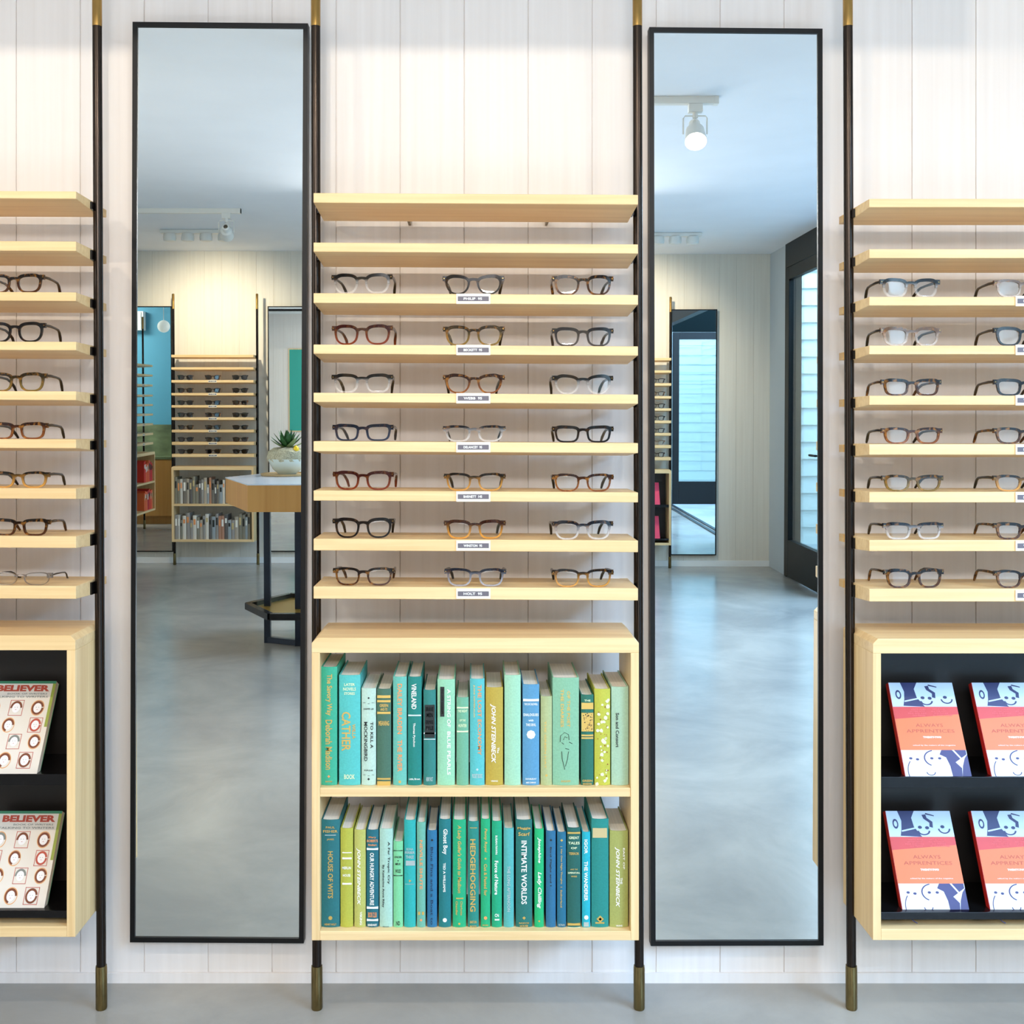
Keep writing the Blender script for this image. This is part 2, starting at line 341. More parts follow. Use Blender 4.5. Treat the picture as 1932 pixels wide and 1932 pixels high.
def far_mirror(x0, x1, label):
    t = thing('wall_mirror', label, 'mirror', ((x0 + x1) / 2, SY, .10), PI)
    w = (x1 - x0) / 2; h = 2.15; e = .009; ti = .004
    def q(x, z, y): return (x, y - z * ti, z)
    v = [q(-w, 0, -.03), q(w, 0, -.03), q(w, h, -.03), q(-w, h, -.03), q(-w + e, e, -.03), q(w - e, e, -.03), q(w - e, h - e, -.03), q(-w + e, h - e, -.03)]
    v = v + [(a, b + .024, c) for a, b, c in v]; f = []
    for k in range(4):
        n = (k + 1) % 4
        f += [(k, n, 4 + n, 4 + k), (8 + k, 12 + k, 12 + n, 8 + n), (k, 8 + k, 8 + n, n), (4 + k, 4 + n, 12 + n, 12 + k)]
    MB().add(v, f).build('mirror_frame', M_FRAME, t)
    g = [q(-w + e, e, -.026), q(w - e, e, -.026), q(w - e, h - e, -.026), q(-w + e, h - e, -.026)]
    MB().hexa([g[0], g[1], (g[1][0], g[1][1] + .01, g[1][2]), (g[0][0], g[0][1] + .01, g[0][2]), g[3], g[2], (g[2][0], g[2][1] + .01, g[2][2]), (g[3][0], g[3][1] + .01, g[3][2])]).build('mirror_glass', M_MIRROR, t)
far_mirror(-3.03, -2.643, 'mirror on the far wall showing the teal wall, left of the sunglasses shelves')
far_mirror(-1.805, -1.405, 'mirror on the far wall behind the potted plant and wooden table')
far_mirror(1.607, 2.007, 'mirror on the far wall reflecting the open glass door and white siding')

# ------------------------------------------------------------------ shelving units
STD_T = [365.5, 459, 554.5, 651.5, 742.5, 834, 927, 1018, 1108]       # y of the front top edge of each shelf (middle unit)
STD_B = [384, 476.5, 573, 669, 760, 853, 946, 1040, 1131]
D0, D1, DP, DC, DCB = 2.371, 2.530, 2.480, 2.353, 2.543                # shelf front, shelf back, pole, cabinet front, cabinet back
def pole(root, xt, xb, top=2.35):
    """blackened tube with a brass top end and a brass foot, leaning from xb at the floor to xt at its top"""
    y = DP - DW
    def at(z): return (xb + (xt - xb) * z / 2.3, y, z)
    p = MB().tube([at(.095), at(Z(50, DP))], .0106, 24).build('pole', M_POLE, root, smooth=True)
    MB().tube([at(Z(50, DP)), at(top - .004), at(top)], [.0109, .0109, .008], 24).build('brass_end', M_BRASS, p, smooth=True)
    MB().tube([at(0), at(.003), at(.092), at(.098), at(.0985)], [.0115, .0128, .0128, .0122, .0105], 24).build('brass_foot', M_FOOT, p, smooth=True)
    MB().tube([at(Z(430, DP)), at(Z(430, DP) + .001)], .0108, 16).build('joint_ring', M_BLACK, p, smooth=True)
LABELS = {2: 'PHILIP  95', 3: 'BECKETT  95', 4: 'WEBB  95', 5: 'DELANCEY  95', 6: 'BARNETT  145', 7: 'WINSTON  95', 8: 'HOLT  95'}
M_CARD = mat('card_holder', (244, 236, 214), 0.4); M_INS = mat('grey_card', (104, 98, 106), 0.5); M_TXTW = mat('white_ink', (245, 245, 240), 0.6)
def shelf(root, x0, x1, zl, zr, th, cards=None, drop=.009, txt=None):
    y0, y1 = D0 - DW, D1 - DW
    v = [(x0, y0, zl - th), (x1, y0, zr - th), (x1, y1, zr - th - drop), (x0, y1, zl - th - drop), (x0, y0, zl), (x1, y0, zr), (x1, y1, zr), (x0, y1, zl)]
    s = MB().hexa(v).build('shelf', M_OAKX, root, bevel=.0012)
    for x, z, sg in ((x0, zl, 1), (x1, zr, -1)):
        a, c = (x - .018, x + .002) if sg > 0 else (x - .002, x + .018)
        if sg > 0: a, c = x - .003, x + .015
        else: a, c = x - .015, x + .003
        MB().box(a, c, y1, -.042, z - .020, z - .003).build('support_arm', M_OAKY, s)
        e0, e1 = (x - .004, x + .001) if sg > 0 else (x - .001, x + .004)
        MB().box(e0, e1, DP - DW - .022, DP - DW + .010, z - th - .004, z - .004).build('bracket', M_BLACK, s)
    if cards is not None:
        zc = (zl + zr) / 2 - th / 2
        card = MB().box(cards - .037, cards + .037, y0 - .003, y0 - .0004, zc - .0112, zc + .0112).build('card_holder', M_CARD, s, bevel=.0006)
        MB().box(cards - .0335, cards + .0335, y0 - .0036, y0 - .0030, zc - .0052, zc + .0052).build('card_insert', M_INS, card)
        t = MB(); put_text(t, txt, cards - .021, cards + .019, zc - .0028, zc + .0028, y0 - .0040, bold=.03); t.build('card_lettering', M_TXTW, card)
    return s

def cabinet(root, x0, x1, zt, zb, side, top, bot, mids, lining=False, cut=.011):
    """open box with side walls, top and bottom boards; mids = list of (z_top, thickness) of inner boards"""
    y0, y1 = DC - DW, DCB - DW
    c = MB().box(x0 + side, x1 - side, y0, y1, zb, zb + bot)
    for a, bb, sg in ((x0, x0 + side, 1), (x1 - side, x1, -1)): c.box(a, bb, y0, y1, zb, zt - top, 1)
    c.prism([(x0, zt - top), (x1, zt - top), (x1, zt - cut), (x1 - cut, zt), (x0 + cut, zt), (x0, zt - cut)], y0, y1, 'y')
    cb = c.build('cabinet', [M_OAKX, M_OAKZ], root, bevel=.001)
    for zt_, th in mids:
        if lining: continue
        MB().box(x0 + side, x1 - side, y0 + .002, y1, zt_ - th, zt_).build('cabinet_shelf', M_OAKX, cb, bevel=.001)
    if lining:
        l = MB().box(x0 + side, x1 - side, y1 - .006, y1, zb + bot, zt - top)
        l.box(x0 + side, x1 - side, y0 + .012, y1 - .006, zt - top - .003, zt - top)
        l.build('cabinet_back', M_DARK, cb)
        for zt_, th in mids:
            MB().box(x0 + side, x1 - side, y0 + .008, y1 - .006, zt_ - th, zt_ - .004).box(x0 + side, x1 - side, y0 + .006, y0 + .009, zt_ - th, zt_ + .004).build('display_ledge', M_BLACK, cb, bevel=.0008)
    return cb
cabinets = {}
# middle unit
t = thing('shelving_unit', 'middle shelving unit with three columns of eyeglasses above a cabinet of green books', 'shelves', (0, -.2, 0))
def rebase(t):          # parts are written in room coordinates; move them so that the thing's base is its origin
    iv = Matrix.Translation(-t.location)
    for c in t.children: c.location = iv @ c.location
xl, xr = X(596, DP), X(1203.5, DP)
pole(t, X(595.5, DP), X(598, DP)); pole(t, X(1202.5, DP), X(1206, DP))
CXM = X(893, D0)
for k in range(9):
    yt, yb = STD_T[k], STD_B[k]
    s = shelf(t, -.3475, .3535, Z(yt - 1.5, D0), Z(yt + 2, D0), (yb - yt) * D0 / F, CXM if k > 1 else None, txt=LABELS.get(k))
    if k == 0:
        for px in (771, 1033): MB().box(X(px, 2.55) - .003, X(px, 2.55) + .003, D1 - DW, -.001, Z(367, D0) - .024, Z(367, D0) - .012).build('wall_clip', M_FOOT, s)
ZT1 = Z(1487, DC); ZT2 = Z(1757, DC)
cabinet(t, X(588, DC), X(1205.5, DC), Z(1203.5, DC), Z(1774.5, DC), X(603.5, DC) - X(588, DC), (1232 - 1203.5) * DC / F, (1774.5 - 1757) * DC / F, [(ZT1, 17 * DC / F)])
rebase(t)
# left unit
t = thing('shelving_unit', 'left shelving unit cut by the picture edge, with a dark cabinet of illustrated books', 'shelves', (-1.2, -.2, 0))
LT = [361, 455.5, 551.5, 645, 738.5, 829, 921.5, 1012, 1106]; LB = [375, 473.7, 568, 661, 755, 846, 941.5, 1034, 1130]
pole(t, X(183, DP), X(191.5, DP)); pole(t, X(183, DP) - .725, X(191.5, DP) - .725)
xe = -.8605
for k in range(9):
    shelf(t, xe - .70, xe, Z(LT[k] - 3, D0), Z(LT[k], D0), (LB[k] - LT[k]) * D0 / F, xe - .352 if k > 1 else None, txt=LABELS.get(k))
cabinet(t, X(142, DC) - .70, X(142, DC), Z(1199, DC), Z(1768, DC), .0185, 28 * DC / F, 20 * DC / F, [(Z(1466, DC), .02), (Z(1724, DC), .012)], True)
rebase(t)
# right unit
t = thing('shelving_unit', 'right shelving unit cut by the picture edge, with a dark cabinet of orange books', 'shelves', (1.2, -.2, 0))
RT = [375, 470, 560, 652, 746.5, 838, 928, 1019, 1111]; RB = [391, 487, 576.5, 668.5, 764, 858, 948, 1040, 1135]
pole(t, X(1599.5, DP), X(1606.5, DP)); pole(t, X(1599.5, DP) + .725, X(1606.5, DP) + .725)
xs = .853
for k in range(9):
    shelf(t, xs, xs + .70, Z(RT[k], D0), Z(RT[k], D0), (RB[k] - RT[k]) * D0 / F, xs + .352 if k > 1 else None, txt=LABELS.get(k))
cabinet(t, X(1647, DC), X(1647, DC) + .70, Z(1205, DC), Z(1774, DC), .0175, 28 * DC / F, 21 * DC / F, [(Z(1471, DC), .02), (Z(1727, DC), .012)], True)
rebase(t)
# far units (the same model seen in the mirrors); local frame: wall at y=0, front towards -y
def far_unit(loc, rz, label, lining=False):
    t = thing('shelving_unit', label, 'shelves', loc, rz)
    pole(t, -.3625, -.3625); pole(t, .3625, .3625)
    for k in range(9):
        shelf(t, -.352, .352, Z(STD_T[k], D0), Z(STD_T[k], D0), (STD_B[k] - STD_T[k]) * D0 / F, 0 if k > 1 else None, txt=LABELS.get(k))
    cabinet(t, -.352, .352, Z(1203.5, DC), Z(1774.5, DC), .018, .032, .020, [(Z(1471, DC), .02), (Z(1727, DC), .012)] if lining else [(ZT1, .019)], lining)
    return t
UB = (-2.243, SY, 0); UD = (1.588 - .3625, SY, 0); UW = (-3.785, -4.90, 0)
far_unit(UB, PI, 'shelving unit on the far wall holding sunglasses above grey books')
far_unit(UD, PI, 'shelving unit on the far wall beside the mirror showing the siding', True)
far_unit(UW, PI / 2, 'shelving unit with red books seen edge-on before the teal wall')

# ------------------------------------------------------------------ eyeglasses
def make_glasses(style):
    """parts of one pair of glasses standing on a shelf: front at y=0, temples towards +y, bottom at z=0"""
    w, h, n, tap, tt, ts, tb = (style.get(k, v) for k, v in (('w', .134), ('h', .0415), ('n', 3.0), ('tap', .13), ('tt', .0068), ('ts', .0047), ('tb', .0034)))
    gap = style.get('gap', .0165)
    lw = (w - gap - .012) / 4; lh = h / 2; cxl = gap / 2 + lw
    N = 36
    def yb(x): return 0.045 * (abs(x) / .067) ** 2 * .10
    def outline(side, k):            # k=0 inner contour, 1 outer contour
        pts = []
        for i in range(N):
            a = 2 * PI * i / N; ca, sa = math.cos(a), math.sin(a)
            x = math.copysign(abs(ca) ** (2 / n), ca); z = math.copysign(abs(sa) ** (2 / n), sa)
            thick = ts + (tt - ts) * max(0, sa) ** 1.5 + (tb - ts) * max(0, -sa) ** 1.5
            hw = lw - (thick if not k else 0); hh = lh - (thick if not k else 0)
            zz = z * hh
            xx = x * hw * (1 + tap * zz / lh) - tap * .35 * (lh - zz) * .3
            zz += style.get('cat', .05) * xx * max(0, zz / lh)
            pts.append((side * (cxl + xx), lh + zz))
        return pts
    th = .0042; b = MB()
    for side in (-1, 1):
        o_, i_ = outline(side, 1), outline(side, 0)
        v = [(p[0], yb(p[0]), p[1]) for p in o_] + [(p[0], yb(p[0]), p[1]) for p in i_] + [(p[0], yb(p[0]) + th, p[1]) for p in o_] + [(p[0], yb(p[0]) + th, p[1]) for p in i_]
        f = []
        for k in range(N):
            m = (k + 1) % N
            f += [(k, m, N + m, N + k), (2 * N + k, 3 * N + k, 3 * N + m, 2 * N + m), (k, 2 * N + k, 2 * N + m, m), (N + k, N + m, 3 * N + m, 3 * N + k)]
        b.add(v, f)
        # end piece at the upper outer corner
        xo = side * (w / 2); xi = side * (cxl + lw * .80); zt = h * .945
        b.hexa([(min(xo, xi), yb(xo) - .0004, zt - .0105), (max(xo, xi), yb(xo) - .0004, zt - .0105), (max(xo, xi), yb(xo) + .0062, zt - .0105), (min(xo, xi), yb(xo) + .0062, zt - .0105),
                (min(xo, xi), yb(xo) - .0004, zt), (max(xo, xi), yb(xo) - .0004, zt), (max(xo, xi), yb(xo) + .0062, zt), (min(xo, xi), yb(xo) + .0062, zt)])
        # nose side of the rim flares a little
    bt = style.get('bt', .0068); K = 8; top = []; bot = []
    for k in range(K + 1):
        u = -1 + 2 * k / K; x = u * (gap / 2 + .0042); arch = .0035 * (1 - u * u)
        zt = h * .80 + arch * .4; top.append((x, zt)); bot.append((x, zt - bt - .004 * u * u + arch * .4))
    b.prism(top + bot[::-1], -.0003, th + .0003, 'y')
    parts = [b.build('rims', style['m'], None, smooth=True)]
    for side in (-1, 1):
        i_ = outline(side, 0); l = MB(); v = [(p[0], yb(p[0]) + .0012, p[1]) for p in i_] + [(p[0], yb(p[0]) + .0026, p[1]) for p in i_]
        l.add(v, [list(range(N)), [N + k for k in range(N)]] + [(k, (k + 1) % N, N + (k + 1) % N, N + k) for k in range(N)])
        parts.append(l.build('lens', style.get('lens', M_LENS), None))
        x = side * (w / 2 - .0022); zt = h * .93 - .0045; L = .112
        path = [(x, .005, zt), (x, .03, zt + .0005), (x - side * .002, .06, zt - .001), (x - side * .004, L * .72, zt - .003), (x - side * .006, L * .82, zt - .008), (x - side * .009, L * .92, zt - .018), (x - side * .011, L, .0022)]
        rr = style.get('tr', .0031)
        tb_ = MB().tube(path, [rr, rr * 1.05, rr * .9, rr * .9, rr, rr * 1.1, rr * .8], 10, flat=.62 if False else 1.0)
        # flatten sideways: an acetate temple is a thin tall strip
        cxs = x
        tb_.v = [(cxs + (p[0] - cxs) * .999 if False else p[0], p[1], p[2]) for p in tb_.v]
        parts.append(tb_.build('temple', style.get('mt', style['m']), None, smooth=True))
        parts.append(MB().tube([(side * (w / 2 - .003), yb(w / 2) - .0012, h * .93 - .0045), (side * (w / 2 - .003), yb(w / 2), h * .93 - .0045)], .0011, 8).build('hinge_pin', M_BRASS, None))
    return parts
FM = {
 'ink': frame_mat('black_acetate', (14, 12, 14), (20, 16, 16), 0, .05),
 'inkclear': frame_mat('black_over_clear', (12, 10, 10), (235, 228, 220), .72, .05),
 'tort': frame_mat('dark_tortoise', (18, 11, 8), (70, 36, 16), 0, .35),
 'amber': frame_mat('amber_tortoise', (40, 17, 9), (124, 68, 30), 0, .45),
 'red': frame_mat('oxblood_to_amber', (48, 10, 7), (116, 44, 20), 0, .12),
 'olive': frame_mat('olive_tortoise', (40, 28, 12), (124, 98, 44), 0, .35),
 'grey': frame_mat('smoke_grey', (34, 31, 32), (74, 66, 62), 0, 0),
 'fade': frame_mat('dark_to_honey', (18, 12, 9), (196, 140, 66), 0, .25),
 'brownfade': frame_mat('brown_to_honey', (48, 20, 9), (204, 140, 60), 0, .12),
 'clearfade': frame_mat('dark_to_crystal', (20, 20, 26), (226, 220, 214), .5, .2),
 'blue': frame_mat('slate_blue_fade', (22, 24, 34), (176, 176, 184), .3, .1),
 'navy': frame_mat('charcoal_navy', (18, 22, 34), (40, 48, 66), 0, .05),
 'crystal': frame_mat('pale_crystal', (96, 74, 58), (214, 204, 194), .45, .3),
 'metal': mat('silver_wire', (190, 180, 172), 0.25, 1.0),
 'tips': mat('dark_temple_tips', (16, 13, 13), 0.2),
}
NAMES = {'ink': 'black', 'inkclear': 'black browline clear-bottomed', 'tort': 'dark tortoiseshell', 'amber': 'amber tortoiseshell', 'red': 'red-brown', 'olive': 'olive tortoiseshell',
         'grey': 'smoke grey', 'fade': 'dark-to-honey faded', 'brownfade': 'brown-to-honey faded', 'clearfade': 'dark-to-clear faded', 'blue': 'slate-to-clear faded', 'navy': 'charcoal', 'crystal': 'pale clear', 'metal': 'thin silver wire'}
_gp = {}
def glasses(fm, px_c, row, top_list, unit, col, shape, yaw=0.0, dx=0, loc=None, name='eyeglasses', lens=None):
    key = (fm, shape, name)
    if key not in _gp:
        sh = {'A': {}, 'B': dict(h=.044, n=2.7), 'C': dict(h=.037, n=3.6, tap=.13), 'D': dict(h=.043, n=2.5, tap=.20, cat=.10), 'E': dict(h=.036, n=3.0, w=.136, tt=.0054),
              'W': dict(h=.028, n=2.6, w=.138, tt=.0016, ts=.0012, tb=.0010, bt=.0015, tr=.0018), 'T': dict(h=.039, tt=.0052, ts=.0040, tb=.0030, n=3.0), 'S': dict(h=.044, n=2.6, tt=.006, ts=.004)}[shape]
        st = dict(m=FM[fm], **sh)
        if fm in ('inkclear', 'metal', 'crystal', 'clearfade', 'blue', 'fade', 'brownfade', 'amber', 'olive'): st['mt'] = FM['tips'] if fm != 'clearfade' else FM['ink']
        if lens: st['lens'] = lens
        _gp[key] = make_glasses(st); first = True
    else: first = False
    return key, first
def place_glasses(fm, shape, loc, rz, label, group, name='eyeglasses', lens=None):
    key, first = glasses(fm, 0, 0, 0, 0, 0, shape, name=name, lens=lens)
    t = thing(name, label, 'sunglasses' if name == 'sunglasses' else 'eyeglasses', loc, rz, group)
    for p in _gp[key]:
        q = p if first else p.copy()
        if not first: COL.objects.link(q)
        q.parent = t
    return t
ROWN = {2: 'top', 3: 'second', 4: 'third', 5: 'fourth', 6: 'fifth', 7: 'sixth', 8: 'bottom'}
def shelf_z(tl, k): return Z(tl[k], D0) + .0002
random.seed(4)
MID = {2: (('inkclear', 'B'), ('ink', 'D'), ('tort', 'B')), 3: (('red', 'B'), ('olive', 'B'), ('grey', 'A')), 4: (('inkclear', 'A'), ('amber', 'D'), ('inkclear', 'D')),
       5: (('navy', 'C'), ('clearfade', 'E'), ('ink', 'C')), 6: (('red', 'A'), ('fade', 'T'), ('amber', 'T')), 7: (('ink', 'B'), ('brownfade', 'A'), ('clearfade', 'A')), 8: (('tort', 'T'), ('blue', 'T'), ('fade', 'T'))}
DG = D0 + .012
for r, items in MID.items():
    for c, (fm, sh) in enumerate(items):
        px = (682 + (r - 2) * .6, 893 + (r - 2) * .6, 1100)[c]
        zz = Z(STD_T[r] + (-1.5, 0.2, 1.6)[c] , D0) + .0006
        place_glasses(fm, sh, (X(px, DG), DG - DW, zz), random.uniform(-.05, .05) + (-.06, 0, .04)[c],
                      '%s eyeglasses, %s pair on the %s glasses row of the middle unit' % (NAMES[fm], ('left', 'centre', 'right')[c], ROWN[r]), 'eyeglasses on the middle unit')
LEFT = {2: ('tort', 'A'), 3: ('ink', 'B'), 4: ('olive', 'A'), 5: ('amber', 'C'), 6: ('fade', 'E'), 7: ('tort', 'C'), 8: ('metal', 'W')}
for r, (fm, sh) in LEFT.items():
    place_glasses(fm, sh, (X(25 + (r - 2) * 2.2, DG), DG - DW, Z(LT[r], D0) + .0004), -.06 - .01 * (r % 3),
                  '%s eyeglasses at right end of the %s glasses row, left unit' % (NAMES[fm], ROWN[r]), 'eyeglasses on the left unit')
RIGHT = {2: (('inkclear', 'A'), ('crystal', 'T')), 3: (('crystal', 'A'), ('ink', 'A')), 4: (('tort', 'C'), ('ink', 'C')), 5: (('amber', 'E'), ('tort', 'E')),
         6: (('olive', 'E'), ('fade', 'E')), 7: (('clearfade', 'C'), ('tort', 'C')), 8: (('tort', 'A'), ('tort', 'T'))}
for r, items in RIGHT.items():
    for c, (fm, sh) in enumerate(items):
        px = (1719 + (r - 2) * 1.2, 1934)[c]
        place_glasses(fm, sh, (X(px, DG), DG - DW, Z(RT[r], D0) + .0004), .05 + .01 * (r % 3),
                      '%s eyeglasses, %s pair on the %s glasses row of the right unit' % (NAMES[fm], ('left', 'second visible')[c], ROWN[r]), 'eyeglasses on the right unit')
# sunglasses on the far unit (21 pairs) and glasses on the other far unit
for r in range(2, 9):
    for c in range(3):
        x = UB[0] + (-.235, 0, .235)[c]
        place_glasses('ink' if (r + c) % 3 else 'tort', 'S' if r < 4 else 'A', (x, SY + (DW - DG), Z(STD_T[r], D0) + .0004), PI - .25,
                      '%s sunglasses, %s pair, %s row of the far shelves in left mirror' % ('black' if (r + c) % 3 else 'brown', ('left', 'centre', 'right')[c], ROWN[r]), 'sunglasses on the far shelves', 'sunglasses', M_SUN)
for r in range(2, 9):
    fm = ('grey', 'tort', 'ink', 'ink', 'grey', 'crystal', 'ink')[r - 2]
    place_glasses(fm, 'A', (UD[0] + .235, SY + (DW - DG), Z(STD_T[r], D0) + .0004), PI + .1,
                  '%s eyeglasses on the %s row of the far shelves in the right mirror' % (NAMES[fm], ROWN[r]), 'eyeglasses on the far shelves in the right mirror')

# ------------------------------------------------------------------ books
def book_parts(w, h, d, cover, root, flat=False, pages=M_PAPER):
    """hardback standing with its spine at y=0, depth towards +y, centred on x=0, bottom at z=0"""
    t = .0022; r = min(w * .16, .004); K = 6
    out = [(-w / 2, d)] + [(-w / 2, r)]
    for k in range(1, K): a = -1 + 2 * k / K; out.append((a * w / 2, r * a * a - .0))
    out += [(w / 2, r), (w / 2, d), (w / 2 - t, d), (w / 2 - t, r + t)]
    for k in range(K - 1, 0, -1): a = -1 + 2 * k / K; out.append((a * (w / 2 - t), r * a * a + t))
    out += [(-w / 2 + t, r + t), (-w / 2 + t, d)]
    # as quads: outer strip and inner strip
    n = len(out) // 2; outer = out[:n]; inner = out[n:][::-1]
    v = [(p[0], p[1], 0) for p in outer] + [(p[0], p[1], 0) for p in inner] + [(p[0], p[1], h) for p in outer] + [(p[0], p[1], h) for p in inner]
    f = []
    for k in range(n - 1):
        f += [(k, k + 1, 2 * n + k + 1, 2 * n + k), (n + k, 3 * n + k, 3 * n + k + 1, n + k + 1), (k, n + k, n + k + 1, k + 1), (2 * n + k, 2 * n + k + 1, 3 * n + k + 1, 3 * n + k)]
    f += [(0, 2 * n, 3 * n, n), (n - 1, 2 * n - 1, 4 * n - 1, 3 * n - 1)]
    MB().add(v, f).build('cover', cover, root, smooth=True)
    wi = w / 2 - t - .0001; pp = [(-wi, r + t)]
    for k in range(1, K): a = -1 + 2 * k / K; pp.append((a * wi, r * a * a + t))
    pp += [(wi, r + t), (wi, d - .003), (wi * .5, d - .0045), (0, d - .005), (-wi * .5, d - .0045), (-wi, d - .003)]
    MB().prism(pp, .003, h - .003).build('pages', pages, root)
INKS = {'gold': mat('gold_foil', (214, 178, 96), 0.35, 0.5), 'orange': mat('orange_ink', (232, 150, 90), 0.6), 'white': mat('white_foil', (240, 238, 228), 0.5), 'black': mat('black_ink', (30, 34, 32), 0.6),
        'silver': mat('silver_foil', (190, 205, 205), 0.3, .6), 'dark': mat('dark_blue_ink', (14, 52, 84), 0.6), 'pale': mat('pale_foil', (222, 232, 188), 0.5), 'red': mat('maroon_ink', (140, 40, 36), 0.6), 'tan': mat('tan_label', (196, 176, 126), 0.7)}
def px_book(x0, x1, ytop, col, marks, zbase, label, group, rowbot):
    d = DC + .018; xa, xb = X(x0 + .4, d), X(x1 - .4, d); w = xb - xa; ht = Z(ytop, d) - zbase
    t = thing('book', label, 'book', ((xa + xb) / 2, d - DW, zbase), 0, group)
    book_parts(w, ht, DCB - .004 - d - random.uniform(0, .012), mat('book_cloth', tuple(int(c * .83 + 12) for c in col), 0.62, noise=.07, nscale=(240, 240, 240), bump=.2), t)
    for mk in marks:
        kind, ink = mk[0], mk[1]; b = MB(); z = lambda y: Z(y, d) - zbase; y_ = -.0004
        if kind == 'v':                                  # vertical words: text, y0, y1, centre (0..1), height share
            _, _, s, ya, yb_, cx_, hs = mk[:7]; cx0 = -w / 2 + cx_ * w
            put_text(b, s, cx0 - hs * w / 2, cx0 + hs * w / 2, z(yb_), z(ya), y_, True, bold=.02, shear=mk[7] if len(mk) > 7 else 0)
        elif kind == 'h':
            _, _, s, ya, yb_, ws = mk; put_text(b, s, -w * ws / 2, w * ws / 2, z(yb_), z(ya), y_, False, bold=.02)
        elif kind == 'b':                                # band
            _, _, ya, yb_ = mk[:4]; a, c = (mk[4], mk[5]) if len(mk) > 5 else (.03, .97)
            b.box(-w / 2 + a * w, -w / 2 + c * w, y_, .0012 if a > .05 else .0042, z(yb_), z(ya))
        elif kind == 'e':                                # small emblem: diamond or disc
            _, _, yc, rr, nn = mk; pts = [(rr * math.cos(2 * PI * k / nn), z(yc) + rr * math.sin(2 * PI * k / nn)) for k in range(nn)]; b.prism(pts, y_, .0005, 'y')
        elif kind == 's':                                # scattered specks: count, y0, y1, radius
            _, _, cnt, ya, yb_, rr = mk
            for _i in range(cnt):
                cx0 = random.uniform(-.38, .38) * w; cz = random.uniform(z(yb_), z(ya)); r_ = rr * random.uniform(.5, 1.3); nn = random.choice((5, 6, 7)); ph = random.random()
                b.prism([(cx0 + r_ * math.cos(2 * PI * (k + ph) / nn), cz + r_ * random.uniform(.6, 1.4) * math.sin(2 * PI * (k + ph) / nn)) for k in range(nn)], -.0007 - _i * 1e-6, .0012, 'y')
        elif kind == 'l':                                # pen lines: list of polylines in (u, y)
            for ln in mk[2]: b.tube([(-w / 2 + u * w, y_ + .0002, z(y)) for u, y in ln], .0006, 5)
        b.build({'v': 'title_lettering', 'h': 'title_lettering', 'b': 'spine_band', 'e': 'emblem', 's': 'printed_pattern', 'l': 'line_drawing'}[kind], INKS[ink], t)
    return t
